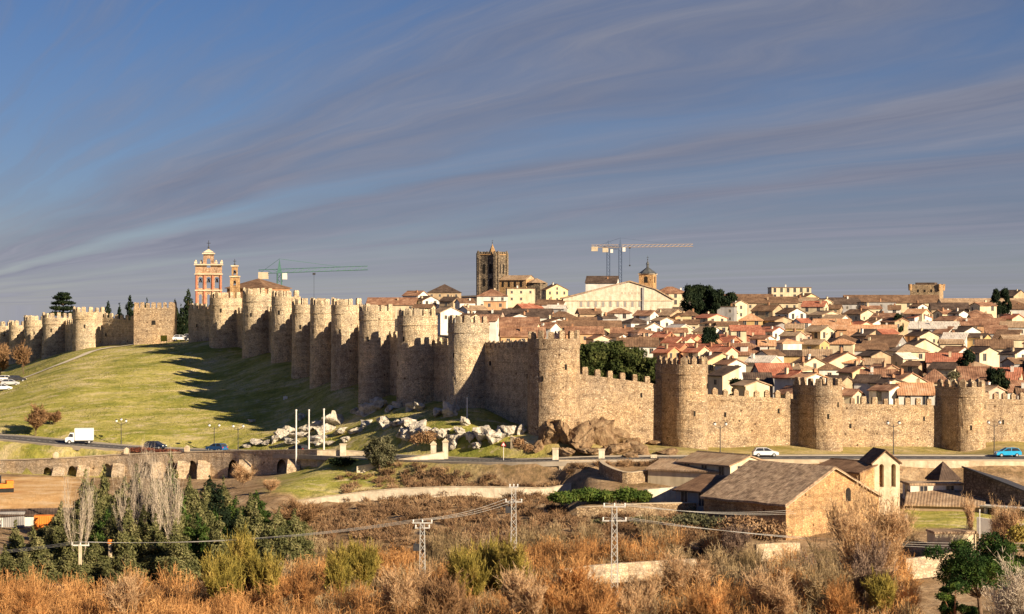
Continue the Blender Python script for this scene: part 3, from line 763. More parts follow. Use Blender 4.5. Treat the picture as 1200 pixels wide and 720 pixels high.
    if win:
        fh = 2.9
        for side in range(4):
            # outward normals: 0 -y, 1 +x, 2 +y, 3 -x
            na = rz+(-PI/2, 0, PI/2, PI)[side]
            nv = Vector((math.cos(na), math.sin(na)))
            if nv.dot(Vector((-loc[0], -loc[1])).normalized()) < .12: continue
            ln = w if side in (0, 2) else d
            n = max(1, int(ln/random.uniform(2.8, 3.6))); off = (d/2 if side in (0, 2) else w/2)
            me = random.choice(WIN)
            for fl in range(floors):
                zz = h-fh*(fl+1)+1.0-.1
                if fl == 0 and roof == 'g' and side in (1, 3) and rise > 2.2 and random.random() < .5:
                    M = link('window', WIN[1], t); a = (-PI/2, 0, PI/2, PI)[side]; M.location = (off*1.0*math.cos(a), 0, h+.1); M.location.x += .02*math.cos(a); M.rotation_euler.z = a+PI/2
                for k in range(n):
                    if random.random() < .14: continue
                    s = (k+.5)/n*ln-ln/2
                    a = (-PI/2, 0, PI/2, PI)[side]
                    o = link('window', me, t)
                    ca, sa = math.cos(a), math.sin(a)
                    o.location = (ca*off-sa*s*1.0, sa*off+ca*s*1.0, zz); o.rotation_euler.z = a+PI/2
    return t
def zone(px):
    for lim, s in ((430, 'left of the massed slope towers'), (560, 'behind the tower row, left of the cathedral'), (640, 'below the cathedral'), (700, 'behind the corner tower'), (770, 'between corner tower and next tower'),
                   (832, 'behind the first round tower'), (925, 'between first and second round towers'), (990, 'behind the second round tower'),
                   (1095, 'between second and rightmost towers'), (1160, 'behind the rightmost round tower')):
        if px < lim: return s
    return 'near the right edge'
def rowname(py):
    for lim, s in ((352, 'on the skyline'), (368, 'in the uppermost streets'), (384, 'in the upper streets'), (400, 'in the middle streets'), (420, 'in the lower streets')):
        if py < lim: return s
    return 'close behind the wall'
def seatZ(px, py, h_above, y0=395, y1=1080):
    """distance at which a roof h_above over the ground shows at py"""
    Y = y0
    while Y < y1:
        if (ZZ(py, Y)-TP(px, Y)) <= h_above: return Y
        Y += 4
    return y1
placed = []
def town_house(px, py, wpx, hpx, rot, roof, wc, rc, feat='', dp=None, pitch=24, Hb=8.5, Y=None, floors=2, chim=1, dormers=0, aerial=False, auto=False, nm='house', cat='house', win=True, long=None):
    """px,py: middle of the ridge; wpx: visible width; hpx: visible wall height in px below the eaves"""
    Y = Y or seatZ(px, py, Hb, 398 if px > 600 else 430)
    m_ = Y/F; a = R(rot)
    vis = wpx*m_
    if dp is None: dp = max(5.5, min(12, vis*.75))
    w = max(4.5, (vis-abs(math.sin(a))*dp)/max(abs(math.cos(a)), .3)) if long is None else long
    rise = math.tan(R(pitch))*dp/2 if roof in 'gh' else (math.tan(R(pitch))*dp if roof == 's' else .4)
    h = max(3.2, hpx*m_)
    ztop = ZZ(py, Y); zb = ztop-rise-h-.25
    x = XX(px, Y); g = T(x, Y)
    h2 = h; base = zb
    found = max(1.5, zb-g+2.5)
    if auto and zb-g > 12: return None
    fl = max(1, int(h/2.9)) if floors is None else floors
    t = house((x, Y, base), w, dp, h2, a, roof, wc, rc, pitch, max(1, min(fl, int((h2+found*.5)/2.9) or 1)), chim, '', nm, win, aerial, dormers, None, cat, found=found)
    size = 'wide' if w > 15 else ('small' if w < 8 else '')
    rn = {'g': 'gabled', 'h': 'hipped', 's': 'single-slope', 'f': 'flat'}[roof]
    rcn = {'rust': 'rusty', 'red': 'red', 'brown': 'brown', 'orange': 'orange', 'dark': 'dark brown', 'tan': 'tan', 'pale': 'pale', 'slate': 'slate'}[rc]
    HOUSES.append(dict(o=t, base=' '.join(x for x in (size, wc, nm.replace('_', ' '), 'with', rcn, rn, 'roof', feat) if x), px=px, py=py, n=chim, aer=aerial, Y=Y))
    placed.append((px, py, wpx))
    return t
TH = town_house
EX = [ # px py w hpx rot roof wall rooftile feature kwargs
 (577,339,56,13,0,'h','white','rust','below the cathedral',dict(dp=12,long=13)),
 (610,337,34,12,3,'f','cream','brown','beside the cathedral nave',{}),
 (650,333,30,19,-62,'g','yellow','brown','with its sunlit end wall and dark flank',dict(dp=11)),
 (521,333,38,10,0,'h','tan','dark','left of the cathedral tower',dict(dp=16)),
 (487,341,30,12,-30,'g','white','rust','over the tower row',{}),
 (460,349,60,6,-4,'g','cream','rust','low behind the tower row',{}),
 (500,347,30,9,-58,'g','white','brown','below the dark hipped roof',{}),
 (528,348,26,9,-30,'g','tan','dark','',{}),
 (545,350,24,7,20,'g','white','brown','',{}),
 (580,352,26,11,0,'f','orange','brown','small brick block',dict(dp=6)),
 (618,362,62,6,-5,'g','white','dark','long',{}),
 (658,365,32,9,0,'h','white','brown','',{}),
 (690,362,30,12,10,'g','tan','brown','',{}),
 (726,361,30,12,-8,'h','white','rust','below the pedimented hall',{}),
 (757,364,30,8,-30,'g','white','rust','',{}),
 (783,362,42,10,-40,'g','tan','tan','',{}),
 (605,372,56,8,-4,'g','cream','rust','long',{}),
 (612,384,54,10,3,'g','orange','rust','above the sawtooth wall',{}),
 (574,364,34,8,-10,'g','pink','dark','',{}),
 (560,375,26,7,10,'g','white','rust','',{}),
 (640,378,34,9,-28,'g','white','rust','',{}),
 (690,376,76,7,2,'g','yellow','brown','long and low',dict(dp=8)),
 (684,383,46,13,4,'g','orange','rust','above the dark hedge',dict(dp=8)),
 (729,384,28,13,-4,'g','orange','rust','above the long brown roof',dict(dp=7)),
 (747,396,50,10,-3,'g','white','brown','behind the dark hedge',dict(dp=9)),
 (808,363,24,19,-8,'h','yellow','brown','bright',dict(dp=8)),
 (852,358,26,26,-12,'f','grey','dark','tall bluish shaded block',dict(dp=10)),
 (864,352,22,15,-62,'g','cream','tan','',{}),
 (880,367,32,22,-8,'h','ochre','orange','with balconies',dict(dp=10)),
 (886,388,22,9,-5,'s','white','red','',dict(dp=6)),
 (760,378,34,12,-60,'g','white','tan','',{}),
 (795,380,40,14,-58,'g','cream','pale','',{}),
 (830,382,36,14,-55,'g','white','tan','',{}),
 (862,402,70,20,-10,'h','cream','rust','with white dormers',dict(dp=12,dormers=4,long=20)),
 (842,413,30,24,-70,'g','yellow','rust','with a round attic window',dict(dp=9)),
 (945,344,28,11,-62,'g','yellow','brown','bright gable',{}),
 (925,336,46,8,0,'f','cream','brown','low flat skyline block',dict(dp=14)),
 (955,353,34,8,-20,'g','cream','red','',{}),
 (927,361,34,14,-60,'g','white','brown','bright gable',{}),
 (900,357,40,10,-35,'g','tan','brown','',{}),
 (975,374,56,6,-16,'g','orange','orange','big sunlit roof',dict(dp=15,pitch=22)),
 (1022,381,66,6,-10,'g','orange','orange','biggest sunlit roof',dict(dp=17,pitch=20)),
 (990,392,50,12,2,'h','yellow','brown','pyramid roof',dict(dp=12)),
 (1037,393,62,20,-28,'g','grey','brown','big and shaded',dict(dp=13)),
 (1078,397,40,14,-62,'g','cream','dark','sunlit gable',dict(dp=11)),
 (948,418,50,22,-62,'g','cream','brown','sunlit gable with tall chimneys',dict(dp=11,chim=3)),
 (988,412,52,22,-68,'g','cream','rust','sunlit gable',dict(dp=12)),
 (1003,428,34,16,-60,'g','yellow','rust','',{}),
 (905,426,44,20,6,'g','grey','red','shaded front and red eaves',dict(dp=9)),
 (928,434,26,14,-50,'g','white','red','',{}),
 (1030,433,48,18,-8,'g','tan','rust','just above the small merlons',dict(dp=9)),
 (1060,436,44,16,-60,'g','cream','rust','sunlit gable end',dict(dp=9)),
 (1072,449,46,10,-6,'g','white','orange','just above the wall top',dict(dp=8)),
 (1095,432,44,12,-14,'h','cream','rust','',dict(dp=10)),
 (1142,430,46,14,-8,'g','cream','rust','with a row of windows',dict(dp=10)),
 (1180,431,48,12,-18,'g','cream','red','',dict(dp=10)),
 (1190,446,44,12,8,'g','white','rust','',dict(dp=8)),
 (1044,346,110,8,0,'g','cream','brown','very long',dict(dp=14,Y=900)),
 (1150,350,100,8,2,'g','cream','tan','very long',dict(dp=13,Y=860)),
 (1027,353,40,20,8,'f','grey','dark','dark shaded block',dict(dp=12)),
 (1048,358,12,16,-10,'g','white','brown','',{}),
 (1112,355,46,20,-5,'g','tan','dark','with a big dark doorway',dict(dp=10)),
 (1095,377,66,5,-18,'g','white','pale','bright pale roof',dict(dp=12,pitch=18)),
 (1120,390,42,6,-20,'g','white','pale','bright pale roof',dict(dp=12,pitch=18)),
 (1150,373,60,8,-12,'g','orange','rust','',dict(dp=9)),
 (1185,352,36,10,0,'h','tan','brown','',{}),
 (1186,368,30,12,-55,'g','cream','red','',{}),
 (1165,398,50,12,-14,'g','cream','brown','',{}),
 (1190,408,36,14,-58,'g','white','dark','bright gable',{}),
 (1108,414,50,9,-10,'g','pink','red','',{}),
 (1120,406,40,8,-50,'g','white','rust','',{}),
 (1185,340,40,8,-45,'g','tan','dark','high dark peak',dict(dp=14)),
 (875,345,60,6,0,'g','tan','brown','long and dark',dict(dp=10)),
 (900,348,70,6,-4,'g','cream','brown','long',dict(dp=10)),
 (988,349,40,12,10,'g','grey','dark','',{}),
 (965,350,20,14,-60,'g','cream','tan','',{}),
 (785,336,40,18,2,'h','cream','rust','beside the small domed tower',dict(dp=12,floors=2)),
 (700,347,30,16,0,'f','white','tan','',dict(dp=10)),
]
for i in range(16):     # stepped terraces of bright red roofs
    EX.append((778+(i%8)*11+random.uniform(-2,2)+(i//8)*4, 391+(i//8)*11+random.uniform(-2,2)+(i%3)*2, 16, 6, -38, 'g', random.choice(['cream','brick','orange']), 'red', 'stepped in a terrace', dict(dp=6, chim=1, floors=1)))
for e in EX:
    kw = dict(e[9]); TH(*e[:8], feat=e[8], **kw)
# the streets between
wcs = ['white']*8+['cream']*7+['tan']*3+['yellow']*1+['pink']*1+['ochre']*2+['grey']*2+['orange']*1
rcs = ['rust']*6+['brown']*6+['tan']*5+['orange']*2+['red']*2+['dark']*3+['pale']
py = 458
rows = []
while py > 342: rows.append(py); py -= 5.0 if py < 400 else 6.6
for ri, pr_ in enumerate(rows):
    px = 470+random.uniform(0, 20) if pr_ < 385 else 690
    if pr_ > 420: px = 835
    while px < 1215:
        w_ = random.uniform(24, 46)*(1 if pr_ > 400 else .85)
        p = pr_+random.uniform(-2.5, 2.5)
        ok = all(abs(px+w_/2-a) > (b_w+w_)*.34 or abs(p-b_) > (4.2 if pr_ < 400 else 6.2) for a, b_, b_w in placed)
        lim = np.interp(px, [470, 520, 560, 600, 640, 700, 760, 830, 900, 960, 1020, 1100, 1200], [350, 343, 352, 350, 350, 366, 362, 366, 346, 350, 356, 354, 354])
        wlim = np.interp(px, [470, 620, 690, 770, 835, 915, 1200], [355, 392, 405, 425, 440, 456, 458])
        if ok and p > lim and p < wlim and not (800 < px < 850 and p < 365) and not (686 < px < 775 and p > 402):
            TH(px+w_/2, p, w_, random.uniform(4, 9), random.choice([-62, -58, -35, -12, -4, 6, 24, -28, -48])+random.uniform(-6, 6), random.choice('gggggghs'),
               random.choice(wcs), random.choice(rcs), chim=random.choice([0,0,1,1,2]), aerial=random.random() < .12, auto=True, Hb=random.uniform(6.5, 9.5), floors=None if pr_ > 400 else 1, pitch=random.uniform(16, 23))
        px += w_*random.uniform(.75, 1.15)
# labels: what a house looks like, where it stands, and only then its place among its like
import collections
g_ = collections.defaultdict(list)
for h_ in HOUSES:
    h_['lab'] = h_['base'].replace('  ', ' ')+', '+rowname(h_['py'])+' '+zone(h_['px'])
    g_[h_['lab']].append(h_)
ORD = ['leftmost', 'second from left', 'third from left', 'fourth from left', 'fifth from left', 'sixth from left', 'seventh from left', 'eighth from left', 'ninth from left']
def rest(fam):
    return 1
for lab, hs in g_.items():
    if len(hs) > 1:
        hs.sort(key=lambda q: q['px'])
        if len(hs) == 2: os_ = ['left one', 'right one']
        else: os_ = ORD[:len(hs)-1]+['rightmost']
        for q, s in zip(hs, os_): q['lab'] = s+', '+lab
for h_ in HOUSES:
    l = h_['lab'].replace(' one, ', ' ').split()
    if len(l) > 16:
        l = [q for q in l if q not in ('the', 'and', 'of', 'a')]
    if len(l) > 16: l = [q for q in l if q not in ('with', 'big', 'in', 'on')]
    h_['o']['label'] = ' '.join(l[:16]); h_['o']['group'] = 'houses of the walled town'
# ------------------------------------------------------------------ landmarks
def arch_poly(w, h, n=8):
    """arched opening outline, base centre at 0,0"""
    r = w/2
    return [(-r, 0), (-r, h-r)]+[(r*math.cos(PI-PI*i/n), h-r+r*math.sin(PI-PI*i/n)) for i in range(1, n)]+[(r, h-r), (r, 0)]
def pierced(outline, holes, t0, t1, M, name, mat, parent):
    """wall slab with real openings, filled through a 2D curve"""
    cu = bpy.data.curves.new(name, 'CURVE'); cu.dimensions = '2D'; cu.fill_mode = 'BOTH'; cu.extrude = abs(t1-t0)/2
    for poly in [outline]+holes:
        s = cu.splines.new('POLY'); s.points.add(len(poly)-1)
        for i, p in enumerate(poly): s.points[i].co = (p[0], p[1], 0, 1)
        s.use_cyclic_u = True
    ob = bpy.data.objects.new('tmp', cu); COL.objects.link(ob)
    dg = bpy.context.evaluated_depsgraph_get(); me = bpy.data.meshes.new_from_object(ob.evaluated_get(dg))
    bpy.data.objects.remove(ob)
    me.transform(M @ Matrix.Translation((0, (t0+t1)/2, 0)) @ Matrix.Rotation(PI/2, 4, 'X'))
    me.name = name; me.materials.clear(); me.materials.append(MATS[mat]); me.update()
    return link(name, me, parent)
def cross(parent, x, y, z0, h, mat='steel_dark'):
    mb = MB(); mb.tube((x,y,z0), (x,y,z0+h), .09, .06, 4); mb.tube((x-h*.22,y,z0+h*.7), (x+h*.22,y,z0+h*.7), .07, .07, 4); mb.ball((x,y,z0+h*.25), .25, 8, 6)
    return mb.build('cross', mat, parent)
# brick bell gable of the convent: x from 228 to 261, top 296
Y = 520; s_ = Y/F
I4 = Matrix.Identity(4)
zb = T(XX(244, Y), Y)-2
t = thing('bell_gable', (XX(244.5, Y), Y, zb), 'tall red brick bell gable with three bell openings and a small arch on top', 'belfry', None, R(8))
px2 = lambda p: (p-244.5)*s_; pz2 = lambda p: ZZ(p, Y)-zb
out = [(px2(229), 0), (px2(229), pz2(311)), (px2(238), pz2(309)), (px2(238.5), pz2(298)), (px2(250.5), pz2(298)), (px2(251), pz2(309)), (px2(260), pz2(311)), (px2(260), 0)]
def hole(xp, ybot, ytop, w): return [(px2(xp)+a, pz2(ybot)+b_) for a, b_ in arch_poly(w*s_, pz2(ytop)-pz2(ybot))]
holes = [hole(235, 338, 324.5, 4.8), hole(244.5, 338, 324.5, 4.8), hole(254, 338, 324.5, 4.8), hole(244.5, 314, 303, 4.4), hole(235, 360, 345, 3.4), hole(244.5, 360, 345, 3.4), hole(254, 360, 345, 3.4)]
pierced(out, holes, 0, 1.8, I4, 'wall', 'brick', t)
for xp in (230.5, 239.7, 249.2, 258.5):
    mb = MB(); mb.box(px2(xp)-.22, px2(xp)+.22, -.3, .01, 0, pz2(323)); mb.build('pilaster', 'brick_red', t)
for yp, a, b_, e in ((322, 228, 261, .5), (311, 227.5, 261.5, .75), (298, 237, 252, .6), (341, 228.5, 260.5, .35)):
    mb = MB(); mb.box(px2(a), px2(b_), -e, 1.8+e*.5, pz2(yp)-.02, pz2(yp)+.27); mb.build('cornice', 'limestone', t)
for xp in (229.5, 236, 253, 259.5):
    mb = MB(); z_ = pz2(311)+.42; mb.box(px2(xp)-.35, px2(xp)+.35, .5, 1.2, z_, z_+.5); mb.ball((px2(xp), .85, z_+.7), .26, 8, 6); mb.build('finial', 'limestone', t)
mb = MB(); mb.slab([(px2(238), 0), (px2(251), 0), (px2(244.5), .9)], -.3, 2.0, Matrix.Translation((0, 0, pz2(298)+.42))); mb.build('pediment', 'limestone', t)
cross(t, 0, .9, pz2(298)+1.2, 2.3)
for xp, yb in ((235, 327), (244.5, 327), (254, 327)):
    mb = MB(); z_ = pz2(yb); mb.tube((px2(xp), .9, z_-.9), (px2(xp), .9, z_), .42, .2, 8); mb.tube((px2(xp)-.42, .9, z_+.05), (px2(xp)+.42, .9, z_+.05), .06, .06, 4); mb.build('bell', 'steel_dark', t)
# second, smaller belfry
Y = 545; s_ = Y/F; zb = T(XX(275, Y), Y)-2
t = thing('bell_gable', (XX(275, Y), Y, zb), 'slender two-tier belfry with iron cross between brick gable and brown roof', 'belfry', None, R(6))
px3 = lambda p: (p-275.5)*s_; pz3 = lambda p: ZZ(p, Y)-zb
out = [(px3(270), 0), (px3(270), pz3(326)), (px3(272), pz3(324)), (px3(272), pz3(313)), (px3(279), pz3(313)), (px3(279), pz3(324)), (px3(281.5), pz3(326)), (px3(281.5), 0)]
pierced(out, [[(px3(275.5)+a, pz3(yb)+b_) for a, b_ in arch_poly(3*s_, 6*s_)] for yb in (335, 322.5)], 0, 1.4, I4, 'wall', 'stone_church', t)
for yp, a, b_ in ((325, 269.3, 282), (312.6, 271, 280)): mb = MB(); mb.box(px3(a), px3(b_), -.35, 1.7, pz3(yp), pz3(yp)+.35); mb.build('cornice', 'limestone', t)
for yb in (331, 319): mb = MB(); mb.tube((0, .7, pz3(yb)-.4), (0, .7, pz3(yb)+.4), .4, .2, 8); mb.build('bell', 'steel_dark', t)
cross(t, 0, .7, pz3(312), 1.9)
# brown-roofed convent church
house((XX(303, 560), 560, ZZ(347, 560)), 12, 13, 2.2, R(-25), 'h', 'brick', 'brown', 20, 1, 0, 'brown hipped church roof behind the hilltop towers beside the slender belfry', 'convent_church', False, cat='church', found=8, ov=.6)
# cathedral tower
Y = 960; s_ = Y/F; cx = XX(577, Y); zb = T(cx, Y)-4
t = thing('cathedral', (cx, Y, zb), 'massive dark square cathedral tower with buttresses, short spire and long nave', 'cathedral', None, R(-28))
hT = ZZ(298, Y)-zb; w = 5.0
mb = MB(); mb.box(-w, w, -w, w, 0, hT); mb.build('tower', 'stone_grey', t)
for sx in (-1, 1):
    for sy in (-1, 1):
        for q in (0, 1):
            mb = MB()
            if q: x0 = sx*w; mb.box(min(x0, x0+sx*.9), max(x0, x0+sx*.9), sy*w-(1.3 if sy > 0 else 0), sy*w+(1.3 if sy < 0 else 0), 0, hT+.3)
            else: y0 = sy*w; mb.box(sx*w-(1.3 if sx > 0 else 0), sx*w+(1.3 if sx < 0 else 0), min(y0, y0+sy*.9), max(y0, y0+sy*.9), 0, hT+.3)
            mb.build('buttress', 'stone_grey', t)
            mb = MB(); mb.cone((sx*(w+(.45 if q else -.6)), sy*(w+(-.6 if q else .45)), hT+.3), .6, 1.5, 4, PI/4); mb.build('pinnacle', 'stone_grey', t)
mb = MB(); mb.box(-w-.25, w+.25, -w-.25, w+.25, hT-.5, hT-.02); mb.build('cornice', 'stone_church', t)
for k in range(5):
    for sd in range(4):
        a = sd*PI/2; M = Matrix.Rotation(a, 4, 'Z') @ Matrix.Translation((-w+1.2+k*(2*w-2.4)/4, -w+.3, hT-.02)); mb = MB(); mb.box(-.55, .55, -.3, .3, 0, 1.1, M); mb.build('merlon', 'stone_grey', t)
for sd in range(4):
    for k in (-1.7, 1.7):
        for zz, hh in ((hT*.62, 4.6), (hT*.38, 3.6)):
            M = Matrix.Rotation(sd*PI/2, 4, 'Z') @ Matrix.Translation((k, -w-.04, zz)); mb = MB(); mb.slab(arch_poly(1.5, hh), 0, .5, M); mb.build('window', 'dark_opening', t)
mb = MB(); mb.cone((0, 0, hT-.1), 2.1, 5.0, 8); sp_ = mb.build('spire', 'stone_church', t); cross(t, 0, 0, hT+4.8, 2.0)
mb = MB(); hn = ZZ(323, Y)-zb; mb.box(w+.9, w+15, -4, 5.5, 0, hn-2); mb.build('nave', 'stone_church', t)
mb = MB()
for s1 in (-1, 1): mb.add([(w+.9, .75+s1*5.3, hn-2.3), (w+15.3, .75+s1*5.3, hn-2.3), (w+15.3, .75, hn), (w+.9, .75, hn)], [(0,1,2,3)])
mb.add([(w+15.02, -4, hn-2), (w+15.02, 5.5, hn-2), (w+15.02, .75, hn-.1)], [(0,1,2)])
mb.build('nave_roof', 'tile_tan', t)
for k in range(4): M = Matrix.Translation((w+2.7+k*3.2, -4.04, hn-5.5)); mb = MB(); mb.slab(arch_poly(1.1, 2.6), 0, .4, M); mb.build('window', 'dark_opening', t)
mb = MB(); mb.box(w+15.2, w+22, -3.4, 4, 0, hn-3.6); mb.build('apse', 'stone_grey', t)
mb = MB(); mb.cone((w+18.2, .3, hn-3.6), 5.2, 2.2, 8); mb.build('apse_roof', 'tile_tan', t)
# domed little tower
Y = 820; cx = XX(759, Y); zb = T(cx, Y)-3; h = ZZ(322, Y)-zb
t = thing('church_tower', (cx, Y, zb), 'small square brick church tower with dark pyramid spire left of the dark trees', 'church tower', None, R(-18))
w = 2.9; mb = MB(); mb.box(-w, w, -w, w, 0, h); mb.build('body', 'stone_church', t)
mb = MB(); mb.box(-w-.3, w+.3, -w-.3, w+.3, h, h+.35); mb.build('cornice', 'limestone', t)
mb = MB(); mb.cone((0, 0, h+.35), 3.9, 2.9, 8, PI/8); rf = mb.build('roof', 'slate', t)
mb = MB(); mb.tube((0,0,h+2.9), (0,0,h+4.1), .55, .5, 8); mb.cone((0,0,h+4.1), .8, 1.6, 8); mb.build('lantern', 'slate', t); cross(t, 0, 0, h+5.5, 2.0)
for sd in range(4):
    M = Matrix.Rotation(sd*PI/2, 4, 'Z') @ Matrix.Translation((0, -w-.04, h-3.3)); mb = MB(); mb.slab(arch_poly(1.5, 2.6), 0, .5, M); mb.build('window', 'dark_opening', t)
# pedimented hall
Y = 800; s_ = Y/F; cx = XX(735, Y); zb = T(cx, Y)-3
t = thing('hall', (cx, Y, zb), 'huge pale hall with wide pediment, row of arched windows and a grey pipe', 'hall', None, 0)
hx = lambda p: (p-735)*s_; hz = lambda p: ZZ(p, Y)-zb
mb = MB(); mb.slab([(hx(660), 0), (hx(660), hz(350)), (hx(674), hz(347)), (hx(738), hz(331)), (hx(768), hz(340)), (hx(788), hz(352)), (hx(788), 0)], 0, 24, I4); mb.build('wall', 'pale_stone', t)
mb = MB()
for (a, za, b_, zb_) in ((658, 350.4, 674, 346.6), (674, 346.6, 738, 330.4), (738, 330.4, 768, 339.4), (768, 339.4, 790, 352)):
    mb.slab([(hx(a), hz(za)), (hx(b_), hz(zb_)), (hx(b_), hz(zb_)+.5), (hx(a), hz(za)+.5)], -.5, 24.5, I4)
mb.build('roof', 'tile_tan', t)
for k in range(9):
    M = Matrix.Translation((hx(681+k*8.6), -.05, hz(360))); mb = MB(); mb.slab(arch_poly(1.3, 2.6), 0, .4, M); o = mb.build('window', 'window_trim', t)
    mb = MB(); mb.slab(arch_poly(.8, 2.1), -.02, .1, Matrix.Translation((hx(681+k*8.6), -.06, hz(360)+.05))); mb.build('pane', 'plaster_grey', o)
for k in range(6):
    mb = MB(); x_ = hx(729+k*4); mb.box(x_-.35, x_+.35, -.05, .2, hz(345), hz(342.5)); mb.build('window', 'window_trim', t)
mb = MB(); mb.box(hx(752.3), hx(754.8), -.5, .02, 0, hz(337)); mb.build('pipe', 'plaster_grey', t)
mb = MB(); mb.box(hx(660), hx(788), -.25, .02, hz(353), hz(352)); mb.build('string_course', 'limestone', t)
house((XX(706, 860), 860, ZZ(343, 860)), 13, 12, 4, R(-8), 'g', 'white', 'dark', 24, 1, 1, 'dark roof rising behind the left shoulder of the pale pedimented hall', 'house', False, found=9)
# square keep at the right
Y = 930; s_ = Y/F; cx = XX(1086, Y); zb = T(cx, Y)-3
t = thing('keep', (cx, Y, zb), 'square grey stone keep with corner turrets standing over the long roofs', 'keep', None, R(-22))
h = ZZ(334, Y)-zb; mb = MB(); mb.box(-6.6, 6.6, -5, 5, 0, h); mb.build('body', 'stone_near', t)
for sx, sy in ((-6.6, -5), (6.6, -5), (6.6, 5), (-6.6, 5)):
    mb = MB(); mb.tube((sx, sy, h-2.6), (sx, sy, h+.3), .7, .9, 8); mb.build('turret', 'stone_church', t)
mb = MB(); mb.box(-4.5, 4.2, -3.5, 3.5, h, h+1.0); mb.build('roof', 'tile_dark', t)
for k in (-3, 0, 3): mb = MB(); mb.box(k-.4, k+.4, -5.05, -4.8, h-3.4, h-2.2); mb.build('window', 'dark_opening', t)

# cranes
def crane(px, Y, top, jib_l, jib_r, slope, m1, m2, label, tick=1.0, trolleys=()):
    x = XX(px, Y); z0 = T(x, Y); zt = ZZ(top, Y); s = Y/F
    t = thing('tower_crane', (x, Y, z0), label, 'crane', 'tower cranes on the skyline')
    H = zt-z0; a = .8*tick
    mb = MB()
    for sx, sy in ((-a,-a), (a,-a), (a,a), (-a,a)): mb.tube((sx, sy, 0), (sx, sy, H), .16*tick, .16*tick, 4)
    k = 0; z_ = 0
    while z_ < H-1.6:
        c4 = [(-a,-a), (a,-a), (a,a), (-a,a)]
        for i in range(4):
            p, q = c4[i], c4[(i+1)%4]
            if (i+k) % 2: p, q = q, p
            mb.tube((p[0], p[1], z_), (q[0], q[1], z_+1.6), .09*tick, .09*tick, 3)
        z_ += 1.6; k += 1
    mb.build('mast', m1, t)
    def jib(L, nm, mat, sgn):
        mb = MB(); zj = 0
        e = lambda u: (sgn*u, 0, slope*sgn*u)
        n = max(3, int(L/1.8))
        for i in range(n):
            u0, u1 = L*i/n, L*(i+1)/n; p0, p1 = e(u0), e(u1)
            for yy in (-.55, .55): mb.tube((p0[0], yy, p0[2]), (p1[0], yy, p1[2]), .12*tick, .12*tick, 4)
            mb.tube((p0[0], 0, p0[2]+1.1), (p1[0], 0, p1[2]+1.1), .12*tick, .12*tick, 4)
            mb.tube((p0[0], -.55, p0[2]), (p1[0], 0, p1[2]+1.1), .07*tick, .07*tick, 3); mb.tube((p0[0], .55, p0[2]), (p1[0], 0, p1[2]+1.1), .07*tick, .07*tick, 3)
        return mb.build(nm, mat, t, (0, 0, H))
    jib((jib_r-px)*s if jib_r > px else 0, 'jib', m2, 1)
    jib((px-jib_l)*s, 'counter_jib', m2, -1)
    mb = MB(); mb.cone((0,0,H), 1.1*tick, 4.2, 4, PI/4); ap = mb.build('apex', m1, t)
    mb = MB(); l = (px-jib_l)*s; mb.box(-l, -l+2.8, -.8, .8, -l*slope*-1*0-slope*l-1.6, -slope*l+.4); mb.build('counterweight', 'coping', t, (0,0,H))
    mb = MB(); mb.tube((0,0,4.1), ((jib_r-px)*s*.7, 0, 1.1+slope*(jib_r-px)*s*.7), .06, .06, 3); mb.tube((0,0,4.1), (-l*.9, 0, .3-slope*l*.9), .06, .06, 3); mb.build('tie_bar', m1, t, (0,0,H))
    mb = MB(); mb.box(.9, 2.2, -.7, .7, -1.9, -.1); mb.build('cab', 'steel_white', t, (0,0,H))
    for u in trolleys: mb = MB(); xx = (u-px)*s; mb.box(xx-.4, xx+.4, -.4, .4, -.6, 0); mb.tube((xx,0,-.5), (xx,0,-8), .05, .05, 3); mb.ball((xx,0,-8), .4, 6, 4); mb.build('hook', 'steel_dark', t, (0,0,H))
crane(327.5, 600, 320, 303, 431, .035, 'steel_green', 'steel_green', 'green tower crane with long jib rising behind the hilltop towers', .8, (368,))
crane(727, 900, 290, 693, 812, .01, 'steel_blue', 'steel_yellow', 'blue masted tower crane with a yellow jib above the pale pedimented hall', .8, (738,))
crane(713, 1000, 292, 706, 724, 0, 'steel_blue', 'steel_dark', 'thin distant crane mast just left of the yellow-jibbed crane', .9)
for px, Y, top, h in ((853, 900, 326, 9), (908, 880, 320, 10), (1006, 900, 340, 7), (650, 900, 320, 8), (642, 900, 322, 8), (600, 930, 318, 6), (520, 900, 331, 5), (1180, 880, 333, 6)):
    pass

# ------------------------------------------------------------------ vegetation
def leafcloud(centers, radii, nleaf, size, flat=.8, seed=0, shell=.55):
    r = np.random.default_rng(seed)
    centers = np.asarray(centers, float); radii = np.asarray(radii, float)
    vol = (radii.prod(1)**(2/3)); k = r.choice(len(centers), nleaf, p=vol/vol.sum())
    d = r.normal(size=(nleaf, 3)); d /= np.linalg.norm(d, axis=1)[:, None]
    rad = shell+(1-shell)*r.random(nleaf)**.6; rad *= 1+.12*r.normal(size=nleaf)
    P = centers[k]+d*radii[k]*rad[:, None]
    u = r.normal(size=(nleaf, 3)); u /= np.linalg.norm(u, axis=1)[:, None]
    v = np.cross(u, d+.5*r.normal(size=(nleaf, 3))); v /= np.linalg.norm(v, axis=1)[:, None]+1e-9
    s = size*(.6+.8*r.random(nleaf))[:, None]
    V = np.stack([P-u*s, P+v*s*flat*.6, P+u*s, P-v*s*flat*.6], 1).reshape(-1, 3)
    return V, np.arange(nleaf*4).reshape(-1, 4)
